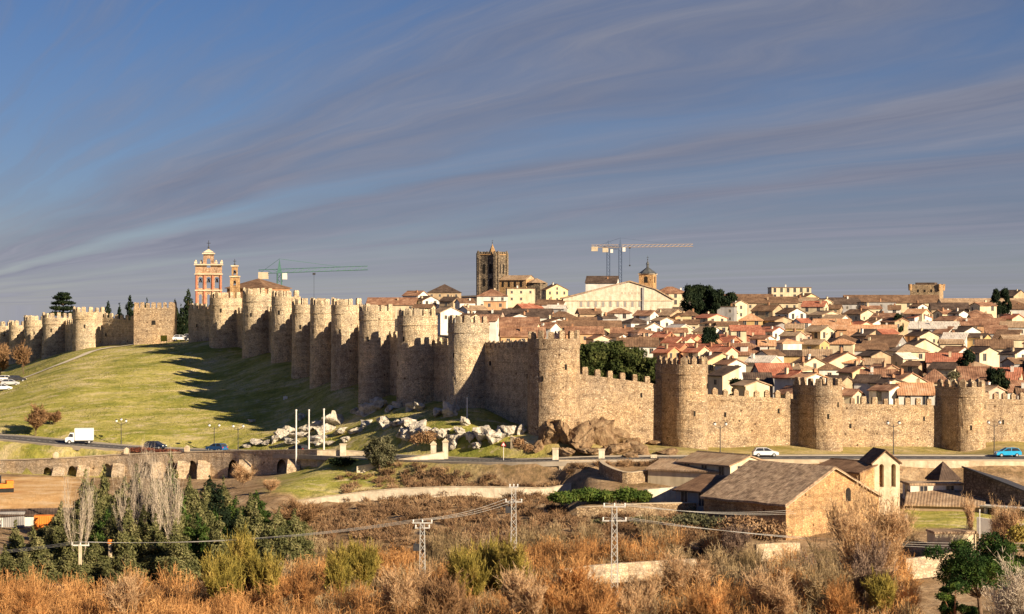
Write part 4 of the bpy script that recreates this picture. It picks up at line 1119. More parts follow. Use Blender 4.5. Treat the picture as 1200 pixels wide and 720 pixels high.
def twigs(segs, w):
    """segs: (n,2,3) line pieces -> thin crossed blades"""
    a = segs[:, 0]; b_ = segs[:, 1]; d = b_-a
    r = np.random.default_rng(len(segs)); q = r.normal(size=d.shape); q = np.cross(d, q); q /= np.linalg.norm(q, axis=1)[:, None]+1e-9
    w = np.broadcast_to(np.asarray(w, float), (len(segs),))[:, None]
    V = np.stack([a-q*w, a+q*w, b_+q*w*.45, b_-q*w*.45], 1).reshape(-1, 3)
    return V, np.arange(len(segs)*4).reshape(-1, 4)
def branching(h, spread, levels, seed, up=.5, nb=(5,5,5), trunk=.35, n0=1, lens=(.35,.45,.5,.5)):
    """recursive limbs: returns list of (p0,p1,r0,r1,level)"""
    rr = random.Random(seed); out = []
    def grow(p, d, L, r, lv):
        n = 4 if lv < 2 else 3; pts = [p]
        for i in range(n):
            d = (d+Vector((rr.uniform(-1,1), rr.uniform(-1,1), rr.uniform(-.3,.8)*up))*.16).normalized()
            q = pts[-1]+d*(L/n); ra = r*(1-.55*i/n); rb = r*(1-.55*(i+1)/n)
            out.append((pts[-1], q, ra, rb, lv)); pts.append(q)
            if lv < levels and (i >= 1 or lv > 0):
                for k in range(max(1, nb[min(lv, len(nb)-1)]//2)):
                    a = rr.uniform(0, 2*PI); s = spread*rr.uniform(.6, 1.2)
                    o = Vector((math.cos(a), math.sin(a), 0)); o = (o-d*o.dot(d)).normalized()
                    dd = (d*math.cos(s)+o*math.sin(s)); dd.z += up*.35; dd.normalize()
                    grow(pts[-1], dd, L*lens[min(lv, 3)]*rr.uniform(.7, 1.25)*2*.8, rb*.5, lv+1)
        return
    for k in range(n0):
        grow(Vector((rr.uniform(-.3,.3)*(n0>1), rr.uniform(-.3,.3)*(n0>1), -.4)), Vector((rr.uniform(-.2,.2)*(n0>1)*2, rr.uniform(-.2,.2)*(n0>1)*2, 1)).normalized(), h*.6*rr.uniform(.85, 1.1), h*.02*trunk/.35/(1 if n0 == 1 else 1.5), 0)
    return out
def limb_mesh(br, maxlv, name, mat, n=5, minr=.02):
    mb = MB()
    for p, q, a, b_, lv in br:
        if lv <= maxlv: mb.tube(p, q, max(a, minr), max(b_, minr), n if lv == 0 else 3)
    return mb.mesh(name, mat)
def fine_mesh(br, lv, name, mat, w=.03, extra=3, L=.7, seed=0, droop=0.):
    r = np.random.default_rng(seed)
    S = [(p, q) for p, q, a, b_, l in br if l >= lv]
    S0 = np.array([[list(p), list(q)] for p, q in S])
    if not len(S0): S0 = np.zeros((1, 2, 3))
    segs = [S0]
    for _ in range(extra):
        t = r.random(len(S0))[:, None]; st = S0[:, 0]*(1-t)+S0[:, 1]*t
        d = (S0[:, 1]-S0[:, 0]); d /= np.linalg.norm(d, axis=1)[:, None]+1e-9
        d = d+.75*r.normal(size=d.shape); d[:, 2] += .5-droop; d /= np.linalg.norm(d, axis=1)[:, None]
        segs.append(np.stack([st, st+d*L*(.5+r.random(len(S0)))[:, None]], 1))
    sg = np.concatenate(segs); V, Q = twigs(sg, w)
    return arr_mesh(name, V, Q, mat)
def trunk_mesh(h, r0, r1, mat, seed=0, lean=.05, limbs=0, reach=2, n=7):
    rr = random.Random(seed); mb = MB(); p = Vector((0,0,-.5)); seg = 5; pts = [p]
    for i in range(seg):
        p = p+Vector((rr.uniform(-lean, lean)*h/seg*2, rr.uniform(-lean, lean)*h/seg*2, (h+.5)/seg)); pts.append(p)
    for i in range(seg): mb.tube(pts[i], pts[i+1], r0+(r1-r0)*i/seg, r0+(r1-r0)*(i+1)/seg, n)
    for k in range(limbs):
        q = pts[2+k%3]; a = rr.uniform(0, 2*PI); e = q+Vector((math.cos(a)*reach, math.sin(a)*reach, reach*rr.uniform(.4, 1)))
        mb.tube(q, e, r1*.8, r1*.3, 4)
    return mb.mesh('trunk', mat)
def tree(loc, nm, crown, trunk, label, cat='tree', group=None, rz=0, sc=1, leaf=None, szs=None):
    t = thing(nm, loc, label, cat, group, rz)
    if trunk: link('trunk', trunk, t, scale=szs or (sc,)*3)
    if crown: link('crown', crown, t, scale=szs or (sc,)*3)
    return t
def conifer_crown(h, r, n, mat, seed, size=.28):
    rr = random.Random(seed); cs = []; rs = []; k = 9
    for i in range(k):
        f = i/(k-1); z_ = h*(.14+.8*f); rad = r*(1-f)**.75+.18
        m_ = max(1, int(5*(1-f)+1))
        for j in range(m_):
            a = rr.uniform(0, 2*PI); d = rad*rr.uniform(.35, .75) if m_ > 1 else 0
            cs.append((d*math.cos(a), d*math.sin(a), z_+rr.uniform(-.3,.3))); rs.append((rad*.55+.12, rad*.55+.12, h*.085))
    V, Q = leafcloud(cs, rs, n, size, .8, seed); return arr_mesh('crown', V, Q, mat)
def blob_crown(h0, h1, r, n, mat, seed, size=.3, clumps=14, sq=.6):
    rr = random.Random(seed); cs = []; rs = []
    for j in range(clumps):
        a = rr.uniform(0, 2*PI); f = rr.uniform(0, 1); d = r*math.sqrt(rr.random())*.75; z_ = h0+(h1-h0)*(rr.uniform(.15,.9)); k = rr.uniform(.28, .45)*r
        d *= math.sqrt(max(.15, 1-((z_-(h0+h1)/2)/((h1-h0)/2))**2))
        cs.append((d*math.cos(a), d*math.sin(a), z_)); rs.append((k, k, k*sq))
    V, Q = leafcloud(cs, rs, n, size, .8, seed); return arr_mesh('crown', V, Q, mat)

# --- evergreen wood, lower left
cone_cr = [conifer_crown(8, 2.3, 12000, 'conifer_leaf', 11, .17), conifer_crown(8, 1.9, 11000, 'conifer_leaf', 12, .17), conifer_crown(8, 2.6, 12500, 'conifer_leaf', 13, .17)]
cone_tr = trunk_mesh(6.5, .16, .05, 'bark', 3, .02)
dark_cr = [conifer_crown(8, 2.0, 8000, 'dark_leaf', 14, .18), conifer_crown(8, 2.4, 8000, 'pine_leaf', 15, .18)]
def at_top(px, top, Y, hn):   # tree with its tip at py=top; returns location and scale for a model hn high
    g = TP(px, Y); return Vector((XX(px, Y), Y, g)), (ZZ(top, Y)-g)/hn
CON = [ # px top Y kind
 (100,553,300,0),(122,548,305,1),(146,560,296,2),(160,546,310,0),(178,566,290,1),(200,535,303,1),(222,560,312,0),(240,572,300,2),(262,562,306,1),(246,556,322,3),(208,572,318,3),
 (18,612,262,0),(38,618,258,2),(60,613,268,1),(84,612,264,2),(6,640,250,1),(30,648,246,0),(56,645,250,2),(84,640,250,1),(112,630,256,0),(132,618,264,1),(156,608,268,2),(182,604,262,0),(206,610,258,2),(232,600,266,4),
 (258,606,262,2),(282,596,270,0),(300,590,275,1),(322,604,268,2),(345,598,274,0),(338,618,260,2),(276,580,300,4),(300,574,306,4),(190,590,285,3),(128,592,286,3),(72,590,290,1),(312,630,256,1),(150,640,250,0)]
for i, (px, top, Y, k) in enumerate(CON):
    loc, s = at_top(px, top, Y, 8.0); cr = (cone_cr+dark_cr)[k]
    w = max(1.05, .92*s)
    side = 'front row' if Y < 263 else ('second row' if Y < 280 else 'back row')
    sh = {0: 'olive green', 1: 'slim olive green', 2: 'broad olive green', 3: 'near black slim', 4: 'dark green'}[k]
    nb = [c[0] for c in CON if (('front row' if c[2] < 263 else ('second row' if c[2] < 280 else 'back row')) == side and c[3] == k)]
    nb.sort(); o_ = nb.index(px); pos = '' if len(nb) == 1 else (ORD[o_]+' ' if o_ < len(nb)-1 or len(nb) == 1 else 'rightmost ')
    tree(loc, 'conifer', cr, cone_tr, '%s%s conifer in the %s of the lower left grove' % (pos, sh, side), 'tree', 'conifers of the lower left grove', random.uniform(0, 6), szs=(w, w, s))
ft = [(40,606),(60,598),(80,583),(92,560),(108,550),(130,560),(150,556),(165,549),(185,556),(200,542),(222,556),(245,560),(265,562),(300,576),(330,592),(352,604),(362,622)]
rc = random.Random(5)
for i in range(34):
    px = rc.uniform(62, 356); Y = rc.choice((rc.uniform(284, 308), rc.uniform(262, 284))); base_t = np.interp(px, [a for a, b_ in ft], [b_ for a, b_ in ft])
    top_ = base_t+rc.uniform(0, 14)+(0 if Y > 284 else rc.uniform(18, 40))
    loc, s = at_top(px, top_, Y, 8.0); w = max(1.1, .85*s)*rc.uniform(.85, 1.15)
    tree(loc, 'conifer', (cone_cr+dark_cr)[rc.choice((0,1,2,0,1,2,3,4))], cone_tr, 'conifer packed inside the dense lower left grove between its taller marked trees', 'tree', 'conifers packed inside the lower left grove', rc.uniform(0, 6), szs=(w, w, s))
# pale bare poplars
for i, (px, top, Y, lab) in enumerate(((92,572,262,'leftmost pale bare poplar in the lower left grove'), (165,552,270,'pale bare poplar in the middle of the lower left grove'), (188,560,268,'short pale bare poplar beside the tallest conifer'),
                      (207,555,262,'rightmost pale bare poplar of the grove, pale trunk clearly forked'), (146,566,266,'thin pale bare poplar between conifers at the grove centre'))):
    Lc, s = at_top(px, top, Y, 11)
    br = branching(11, .28, 2, 40+i, up=1.2, nb=(7,6,4), n0=3, trunk=.28, lens=(.4,.4,.4,.4))
    t = thing('poplar', Lc, lab, 'tree', 'bare poplars of the grove'); sc_ = (s*.5, s*.5, s)
    link('trunk', limb_mesh(br, 0, 'trunk', 'bark_pale', 6, .05), t, scale=sc_); link('crown', fine_mesh(br, 1, 'crown', 'bark_pale', .022, 1, .8, i), t, scale=sc_)
# --- willows yellow green
wil = []
for sd in (1, 2, 3):
    br = branching(5, .5, 2, 60+sd, up=.9, nb=(8,7,6), n0=7, trunk=.25, lens=(.45,.45,.5,.5))
    wil.append((limb_mesh(br, 0, 'trunk', 'bark', 4, .04), fine_mesh(br, 1, 'crown', 'willow_twig', .035, 7, .6, sd)))
for i, (px, top, Y, k, lab) in enumerate(((285,634,236,0,'largest yellow green willow bush right of the conifer grove'), (262,655,226,1,'low yellow green willow bush at the foot of the conifers'), (310,652,232,2,'yellow green willow bush below the rightmost conifers'),
      (420,640,240,1,'yellow green willow bush under the power line, left of the lattice pylons'), (398,652,232,0,'small yellowish willow bush left of the willow under the power line'), (572,636,242,2,'yellow green willow bush between the left and middle pylons'), (598,646,238,0,'yellow green willow bush at the foot of the middle pylon'), (548,650,234,1,'low yellowish willow bush right of the left pylon'), (1035,676,215,2,'yellow green bush left of the small pine by the bottom edge'))):
    loc, s = at_top(px, top, Y, 5.0); tree(loc, 'willow_bush', wil[k][1], wil[k][0], lab, 'bush', 'yellow green willow bushes', i*1.3, szs=(s*.5, s*.5, s*.8))
# --- thickets: nobody could count them
def thicket(name, mat, spots, seed, nt_, label, w=.03, cat='bushes'):
    r = np.random.default_rng(seed); S = []; Wd = []
    for (x, y, z_, h, rad) in spots:
        n = int(nt_*(.7+.6*r.random())); a = r.random(n)*2*PI; d = np.sqrt(r.random(n))*rad; hh = h*(.35+.65*r.random(n))*np.sqrt(np.clip(1.1-(d/rad)**2*.75, .1, 1))
        base = np.stack([x+np.cos(a)*d*.35, y+np.sin(a)*d*.35, z_+0*a-.2], -1)
        mid = np.stack([x+np.cos(a)*d*.75, y+np.sin(a)*d*.75, z_+hh*.55], -1)+r.normal(size=(n,3))*.12
        tip = np.stack([x+np.cos(a)*d*1.05, y+np.sin(a)*d*1.05, z_+hh], -1)+r.normal(size=(n,3))*.15
        S.append(np.stack([base, mid], 1)[::3]); Wd.append(np.full(len(base[::3]), w*1.3)); S.append(np.stack([mid, tip], 1)); Wd.append(np.full(n, w))
        for _ in range(4):
            t = r.random(n)[:, None]; p = mid*(1-t)+tip*t; q = p+r.normal(size=(n,3))*np.array([.3,.3,.22])+np.array([0,0,.28])
            S.append(np.stack([p, q], 1)); Wd.append(np.full(n, w*.8))
    V, Q = twigs(np.concatenate(S), np.concatenate(Wd))
    return tag(link(name, arr_mesh(name, V, Q, mat)), label, cat, kind='stuff')
def spots_in(n, pxr, Yr, hr, rr_, cond=None, seed=0):
    r = random.Random(seed); out = []; tries = 0
    while len(out) < n and tries < n*30:
        tries += 1
        Y = r.uniform(*Yr); px = r.uniform(*pxr)
        if cond and not cond(px, Y, r): continue
        x = XX(px, Y); out.append((x, Y, T(x, Y), r.uniform(*hr), r.uniform(*rr_)))
    return out
nA = lambda px, Y, r: not (px > 1065) and not (850 < px < 1060 and Y > 262) and not (px < 330 and Y > 242)
lowf = lambda px, Y: 1 if px < 1080 else .6
thicket('thicket', 'thicket_orange', spots_in(620, (-120, 1110), (190, 272), (2.8, 5.2), (1.6, 2.6), nA, 5), 5, 150, 'orange brown leafless willow thicket filling the valley floor', .03)
thicket('thicket', 'thicket_tan', spots_in(330, (330, 1075), (190, 280), (2.4, 4.8), (1.5, 2.4), nA, 6), 6, 140, 'tan and brown leafless brushwood among the orange thicket', .03)
thicket('thicket', 'purple_twig', spots_in(60, (560, 1070), (196, 262), (2.5, 3.8), (1.3, 2.0), nA, 8), 8, 130, 'purplish grey brushwood patches inside the thicket', .03)
sc = spots_in(850, (335, 870), (258, 326), (.35, 1.1), (.6, 1.4), lambda px, Y, r: 566 < 360-TP(px, Y)/Y*F < 690 and not (px > 660 and Y > 300), 9)
thicket('scrub', 'scrub', sc, 9, 34, 'low brown heath scrub covering the slope below the pale wall', .05)
sc = spots_in(230, (390, 800), (328, 346), (.2, .7), (.5, 1.1), lambda px, Y, r: (Y < np.interp(px, [p[0] for p in ROAD], [p[2] for p in ROAD])-9 or px > 600 and Y < 329) and r.random() < (px-380)/220, 10)
thicket('scrub', 'scrub', sc, 10, 26, 'dry brown scrub on the bank between road wall and pale wall', .045)
gr_ = np.random.default_rng(11); P0 = []
while len(P0) < 26000:
    Y = gr_.uniform(352, 508); px = gr_.uniform(-20, 630)
    if Y < np.interp(px, [p[0] for p in ROAD], [p[2] for p in ROAD])+7: continue
    x = XX(px, Y)
    if math.sin(x*.31+math.sin(Y*.17)*2)+math.sin(Y*.23+x*.11) < gr_.uniform(-1.6, .9): continue
    P0.append((x, Y, T(x, Y)-.03))
P0 = np.array(P0); tip = P0+np.stack([gr_.normal(0, .10, len(P0)), gr_.normal(0, .10, len(P0)), gr_.uniform(.08, .24, len(P0))], -1)
V, Q = twigs(np.stack([P0, tip], 1), .06); tag(link('grass', arr_mesh('grass', V, Q, 'grass_tuft')), 'short tufts of green and straw coloured grass on the hill', 'grass', kind='stuff')

# --- single trees
def bare_tree(px, top, Y, hn, seed, nm, lab, mt='bark', mc='bare_twig', n0=1, spread=.55, fat=1.0, w=.03, ex=4, cat='tree', up=.6, lv=3, group=None, nb=(5,5,4)):
    loc, s = at_top(px, top, Y, hn)
    br = branching(hn, spread, lv, seed, up=up, n0=n0, nb=nb)
    zmax = max(q.z for p, q, a, b_, l in br); s = s*hn/zmax*.97
    t = thing(nm, loc, lab, cat, group)
    link('trunk', limb_mesh(br, 1, 'trunk', mt, 6, .03), t, scale=(s*fat, s*fat, s)); link('crown', fine_mesh(br, 2, 'crown', mc, w, ex, .6, seed), t, scale=(s*fat, s*fat, s))
    return t
bare_tree(1028, 554, 228, 14, 3, 'bare_tree', 'tall leafless tree with fanning golden twigs in front of the stone church', 'bark', 'bare_twig', 2, .42, 1.2, .03, 4, up=1.4, nb=(9,7,4))
bare_tree(1010, 610, 226, 9, 4, 'bare_tree', 'purplish leafless tree at the foot of the tall golden one', 'bark', 'purple_twig', 3, .5, 1.0, .028, 4, up=.9)
bare_tree(955, 622, 222, 8, 5, 'bare_tree', 'low dark leafless tree in front of the church end wall', 'bark', 'thicket_tan', 2, .55, 1.0, .028, 3, up=.7)
bare_tree(662, 640, 214, 8, 15, 'bare_tree', 'leafless orange brown tree at the bottom between the middle and right pylons', 'bark', 'thicket_orange', 4, .5, 1.1, .03, 4, up=.8)
for i, (px, tp, Y, mc, sp, w_, lab) in enumerate((
 (40, 676, 205, 'thicket_orange', .5, .9, 'orange leafless shrub at the bottom left corner'),
 (150, 668, 212, 'bare_twig', .45, 1.0, 'tan leafless shrub at the bottom below the pale grove trunks'),
 (345, 650, 222, 'thicket_orange', .5, 1.0, 'orange leafless tree between the grove and the willow under the power line'),
 (470, 652, 215, 'bare_twig', .5, 1.1, 'tan leafless tree just left of the foot of the left pylon'),
 (520, 664, 205, 'brown_crown', .5, 1.0, 'dark brown leafless shrub just right of the foot of the left pylon'),
 (625, 655, 208, 'bare_twig', .45, 1.0, 'tan leafless tree right of the foot of the middle pylon'),
 (690, 672, 202, 'thicket_orange', .5, 1.0, 'orange leafless shrub left of the foot of the tallest pylon'),
 (752, 664, 212, 'bare_twig', .5, 1.1, 'tan leafless tree right of the foot of the tallest pylon'),
 (805, 640, 236, 'bare_twig', .5, 1.2, 'pale brown leafless tree between the tallest pylon and the church'),
 (838, 668, 208, 'thicket_orange', .5, 1.1, 'orange leafless tree at the bottom in front of the church flank'),
 (905, 656, 214, 'bare_twig', .5, 1.1, 'tan leafless tree below the near corner of the church'),
 (982, 668, 204, 'thicket_orange', .45, 1.0, 'orange leafless tree left of the fanning golden tree foot'))):
    bare_tree(px, tp, Y, 7, 70+i, 'bare_tree', lab, 'bark', mc, 3, sp, w_, .024, 3, up=.9, nb=(5,5,4), group='leafless trees rising from the thicket')
bare_tree(860, 606, 266, 6, 16, 'bare_tree', 'small grey leafless tree before the shaded side of the church', 'bark', 'purple_twig', 3, .55, 1.1, .03, 3, up=.7)
bare_tree(41, 471, 415, 6, 6, 'bare_tree', 'bare brown tree beside the road at the left of the hill', 'bark', 'brown_crown', 2, .6, 1.1, .05, 3)
bare_tree(62, 481, 420, 4, 26, 'bare_tree', 'small bare bush right of the roadside brown tree', 'bark', 'brown_crown', 4, .6, 1.2, .05, 3, cat='bush')
bare_tree(28, 397, 500, 8, 7, 'bare_tree', 'rounded brown leafless tree at the hilltop car park', 'bark', 'brown_crown', 1, .8, .85, .06, 5)
bare_tree(1, 401, 505, 8, 8, 'bare_tree', 'rounded brown leafless tree at the left picture edge', 'bark', 'brown_crown', 1, .8, .8, .06, 5)
bare_tree(1139, 573, 270, 8, 9, 'bare_tree', 'left slender bare tree before the dark sloping building', 'bark', 'bare_twig', 1, .4, .6, .025, 2)
bare_tree(1163, 573, 268, 8, 10, 'bare_tree', 'middle slender bare tree before the dark sloping building', 'bark_pale', 'bare_twig', 1, .4, .6, .025, 2)
bare_tree(1180, 584, 262, 7, 12, 'bare_tree', 'right pale bare bushy tree before the dark sloping building', 'bark_pale', 'bare_twig', 3, .4, .8, .025, 3)
bare_tree(1188, 640, 200, 8, 13, 'bare_tree', 'pale leafless tree behind the umbrella pine at the right edge', 'bark_pale', 'bark_pale', 3, .5, 1.0, .025, 3)
bare_tree(352, 583, 300, 5, 14, 'bare_tree', 'brown leafless bush at the right end of the viaduct', 'bark', 'brown_crown', 4, .6, 1.6, .03, 3, cat='bush')
bare_tree(316, 560, 335, 5, 17, 'bare_tree', 'leafless golden bush growing against the viaduct, left of the last arch', 'bark', 'bare_twig', 5, .6, 1.3, .03, 3, cat='bush')
bare_tree(285, 540, 352, 6, 18, 'bare_tree', 'leafless golden bush hiding an arch of the viaduct', 'bark', 'bare_twig', 5, .5, 1.2, .03, 3, cat='bush')
# round olive bush by the parapet, with its trunk
g = TP(445, 346); t = thing('olive_tree', (XX(445, 346), 346, g), 'round grey green olive tree by the pale roadside wall', 'tree')
link('trunk', trunk_mesh(2.6, .22, .12, 'bark', 8, .05, 6, 1.2), t); link('crown', blob_crown(.5, 6.0, 2.9, 5200, 'olive_leaf', 9, .2, 26, .85), t)
# umbrella pines at the bottom right
def pine(px, top, Y, R_, H0, lab, sd, n=9000, hang=None, mt='bark', clumps=18, sq=.5):
    g = TP(px, Y); zt = ZZ(top, Y); h = zt-g
    t = thing('umbrella_pine', (XX(px, Y), Y, g), lab, 'tree', 'umbrella pines', 0)
    mb = MB(); rr = random.Random(sd); p = Vector((0,0,-.6)); lean = rr.uniform(-.3, .3); pts = [p]
    for i in range(5): p = p+Vector((lean+rr.uniform(-.1,.1), rr.uniform(-.1,.1), h*.62/5)); pts.append(p)
    for i in range(5): mb.tube(pts[i], pts[i+1], .3-.03*i, .3-.03*(i+1), 8)
    cs = []; rs = []
    for k in range(clumps):
        a = rr.uniform(0, 2*PI); d = R_*math.sqrt(rr.random())*.85; e = Vector((pts[-1].x+d*math.cos(a), d*math.sin(a), h*(H0+(1-H0)*rr.uniform(.1, .8)*(1-.5*(d/R_)**2))))
        k_ = R_*rr.uniform(.22, .34); cs.append(tuple(e)); rs.append((k_, k_, k_*sq)); b0 = pts[rr.choice((3, 4, 5))]
        md = (b0+e)/2+Vector((0,0,-.3)); mb.tube(b0, md, .1, .07, 4); mb.tube(md, e, .07, .03, 4)
    mb.build('trunk', mt, t); V, Q = leafcloud(cs, rs, n, .15, .6, sd, .5); link('crown', arr_mesh('crown', V, Q, 'umbrella_leaf'), t)
pine(1153, 606, 215, 4.9, .42, 'large bright green umbrella pine at the right edge', 21, 24000, clumps=30, sq=.6)
pine(1190, 615, 222, 2.8, .5, 'umbrella pine cut by the right edge beside the larger one', 24, 7000)
pine(1106, 668, 205, 2.4, .35, 'small dark pine with a reddish trunk left of the umbrella pine', 22, 6000, mt='bark_red', clumps=12)
# hedge and ivy
def bush(pxs, name, lab, mat, cat='bush', n=2500, size=.22, group=None):
    """pxs: list of (px, py_mid, halfwidth_px, halfheight_px, Y)"""
    Y0 = pxs[0][4]; o = W(pxs[0][0], pxs[0][1], Y0); cs = []; rs = []
    for px, py, hw, hh, Y in pxs: p = W(px, py, Y)-o; s = Y/F; cs.append(tuple(p)); rs.append((hw*s, hw*s*.8, hh*s))
    V, Q = leafcloud(cs, rs, n, size, .8, int(pxs[0][0]), .35); ob = link(name, arr_mesh(name, V, Q, mat), None, o); tag(ob, lab, cat, group); return ob
# trees of the garden inside the wall
gt_ = []
for sd in (31, 32, 33): gt_.append((blob_crown(1.6, 8.5, 3.3, 4600, 'hedge_leaf', sd, .27, 22, .8), trunk_mesh(5, .25, .1, 'bark', sd, .04, 6, 1.8)))
for i, (px, top, Y) in enumerate(((690,404,368),(703,402,378),(716,405,370),(729,408,378),(741,412,370),(753,416,376),(764,420,369),(776,424,376), (696,398,386), (722,400,388), (748,408,388))):
    loc, s = at_top(px, top, Y, 8.5); loc.z = ZZ(top, Y)-8.5*.95; s = .95
    g = T(loc.x, loc.y); loc.z = min(loc.z, max(loc.z, g)) if False else loc.z
    tb = thing('garden_tree', (loc.x, loc.y, g), ['leftmost', 'second', 'third', 'fourth', 'fifth', 'sixth', 'seventh', 'rightmost', 'rear left', 'rear middle', 'rear right'][i]+' dense green tree of the garden row behind the descending wall', 'tree', 'dense garden trees behind the descending wall', i)
    sz = max(.5, (ZZ(top, Y)-g)/8.5); link('trunk', gt_[i%3][1], tb, scale=(.8, .8, sz)); link('crown', gt_[i%3][0], tb, (0, 0, 8.5*sz-8.5*1.0), 0, (.95, .95, 1.0))
# skyline trees
drk = [(blob_crown(2, 12, 4.6, 5200, 'dark_leaf', s_, .42, 20, .7), trunk_mesh(8, .35, .15, 'bark', s_, .03, 6, 2)) for s_ in (41, 42)]
for i, (px, top, Y, s, lab) in enumerate(((811,333,760,1.0,'left tree of the dark clump on the skyline'), (825,334,770,1.1,'tallest middle tree of the dark skyline clump'), (838,338,765,1.0,'right tree of the dark skyline clump'), (855,343,780,.8,'low dark tree right of the skyline clump'),
      (1167,338,800,.55,'left small dark tree on the right skyline'), (1178,338,805,.55,'right small dark tree on the right skyline'), (832,382,560,.6,'dark tree beside the bright yellow house'), (868,444,405,.65,'dark tree behind the wall with rounded merlons'), (1166,430,402,.6,'dark tree right of the rightmost round tower'),
      (1133,410,470,.5,'dark garden tree among the roofs above the rightmost tower'), (1052,367,700,.5,'dark garden tree left of the house with the dark doorway'))):
    g = TP(px, Y); h = ZZ(top, Y)-g; sz = h/12
    t = thing('dark_tree', (XX(px, Y), Y, g), lab, 'tree', None, i); link('trunk', drk[i%2][1], t, scale=(s, s, sz)); link('crown', drk[i%2][0], t, scale=(s, s, sz))
# spreading cedar behind the left wall
Y = 585; g = TP(74, Y); t = thing('cedar', (XX(74, Y), Y, g), 'spreading dark cedar with flat layers behind the far left wall', 'tree'); h = ZZ(343, Y)-g
mb = MB(); mb.tube((0,0,-1), (0,0,h*.95), .5, .12, 7); cs = []; rs = []
for k, (f, w) in enumerate(((.5,4.5),(.62,5),(.72,4.6),(.82,3.6),(.9,3.2),(.97,1.8))):
    for j in range(5):
        a = j*1.26+k*.7; d = w*random.uniform(.35,.75); e = (d*math.cos(a), d*math.sin(a), h*f+random.uniform(-.2,.2)); cs.append(e); rs.append((w*.4, w*.4, .5)); mb.tube((0,0,h*f-.8), e, .15, .05, 4)
mb.build('trunk', 'bark', t); V, Q = leafcloud(cs, rs, 5200, .36, .7, 3); link('crown', arr_mesh('crown', V, Q, 'dark_leaf'), t)
# cypress-like dark trees around the gate
dcone = [conifer_crown(8, 2.0, 3000, 'dark_leaf', s_, .3) for s_ in (51, 52)]
for i, (px, top, Y, lab) in enumerate(((127,352,560,'slim dark cypress rising over the wall left of the square tower'), (140,355,565,'low dark cypress behind the shaded wall left of the square tower'), (152,345,560,'tallest dark cypress just left of the square tower'), (172,349,545,'dark cypress top showing behind the merlons of the square tower'),
      (205,350,540,'leftmost dark cypress in the gap right of the square tower'), (212,356,536,'broad dark cypress in the gap by the gate'), (221,338,545,'slim tall dark cypress touching the brick bell gable'), (216,362,520,'low dark cypress at the foot of the gate gap'))):
    g = TP(px, Y); s = (ZZ(top, Y)-g)/8; t = thing('cypress', (XX(px, Y), Y, g), lab, 'tree', 'dark cypresses at the hilltop gate', i); link('trunk', cone_tr, t, scale=(s*.7, s*.7, s)); link('crown', dcone[i%2], t, scale=(s*.62, s*.62, s))

# ------------------------------------------------------------------ rocks
def rock_mesh(seed, mat, sub=3, jag=.45, nc=11):
    import bmesh
    bm = bmesh.new(); bmesh.ops.create_icosphere(bm, subdivisions=sub, radius=1)
    rr = random.Random(seed); from mathutils import noise as mn
    off = Vector((rr.uniform(0,99), rr.uniform(0,99), rr.uniform(0,99)))
    cuts = [(Vector((rr.gauss(0,1), rr.gauss(0,1), rr.gauss(0,1))).normalized(), rr.uniform(.30, .78)) for _ in range(nc)]
    for v in bm.verts:
        p = v.co.copy()
        for n, d in cuts:
            k = p.dot(n)
            if k > d: p -= n*(k-d)*.92
        k = 1+jag*mn.noise(v.co*1.4+off)+jag*.6*mn.noise(v.co*3.5+off)+jag*.3*mn.noise(v.co*8+off)
        v.co = p*k
    me = bpy.data.meshes.new('boulder'); bm.to_mesh(me); bm.free(); me.materials.append(MATS[mat]); return me
RK = [rock_mesh(s_, 'granite') for s_ in range(7)]; RB = [rock_mesh(s_+20, 'granite_brown', 4, .26, 22) for s_ in range(5)]
ROCKS = [ # px py(bottom) w h
 (432,484,26,16),(446,478,20,15),(441,474,16,16),(424,486,16,10),(416,484,10,7),(455,482,13,10),(467,478,12,11),(481,480,16,14),(494,480,18,14),(513,486,20,14),(527,487,22,18),(534,481,14,12),
 (452,500,16,11),(464,498,14,9),(478,500,18,12),(486,508,22,16),(498,511,20,14),(478,516,20,14),(470,511,12,9),(508,513,16,10),(520,516,17,11),(531,521,16,12),(541,512,14,11),(552,516,14,10),(545,498,11,9),
 (566,514,22,13),(576,520,20,12),(588,518,22,14),(598,524,18,12),(582,528,16,8),(560,524,14,8),(610,526,12,9),(393,497,24,13),(384,506,18,9),(399,508,16,9),(374,501,16,9),(362,505,16,10),(352,512,18,8),
 (340,508,15,9),(331,514,15,10),(322,518,14,8),(345,520,16,7),(372,517,22,8),(418,506,14,8),(405,516,14,7),(312,521,12,5),(300,520,14,5),(355,490,10,6),(428,498,12,7),(295,494,8,4),(288,523,10,4),(387,520,12,5)]
for i, (px, py, w, h) in enumerate(ROCKS):
    p = onray(px, py+1, 352 if px > 280 else 380, 470); s = p.y/F; q_ = .78 if py < 488 and px > 410 else 1; a = w*s*.68*q_; c_ = h*s*1.2*q_
    where = ('at the right end of the outcrop' if px > 560 else 'near the white post' if px > 530 else 'below the strip-lit tower' if px > 500 else 'in the middle of the outcrop' if px > 462 else 'at the upper left of the outcrop' if px > 410 and py < 490 else 'behind the olive tree' if px > 402 else 'beside the three flagpoles' if px > 338 else 'scattered left of the flagpoles')
    o = link('boulder', RK[i%7], None, (p.x, p.y, p.z+c_*.25), random.uniform(0, 6), (a, a*random.uniform(.8, 1.2), c_*random.uniform(.62, .8)))
    o['_w'] = where; o['_s'] = w*h; tag(o, 'x', 'rock', 'pale granite boulders on the grass')
bl = collections.defaultdict(list)
for o in COL.objects:
    if '_w' in o: bl[o['_w']].append(o)
SZ = ['largest', 'second largest', 'third largest', 'fourth largest', 'fifth largest', 'sixth largest', 'seventh largest', 'eighth largest', 'ninth largest', 'tenth largest', 'eleventh largest', 'twelfth largest']
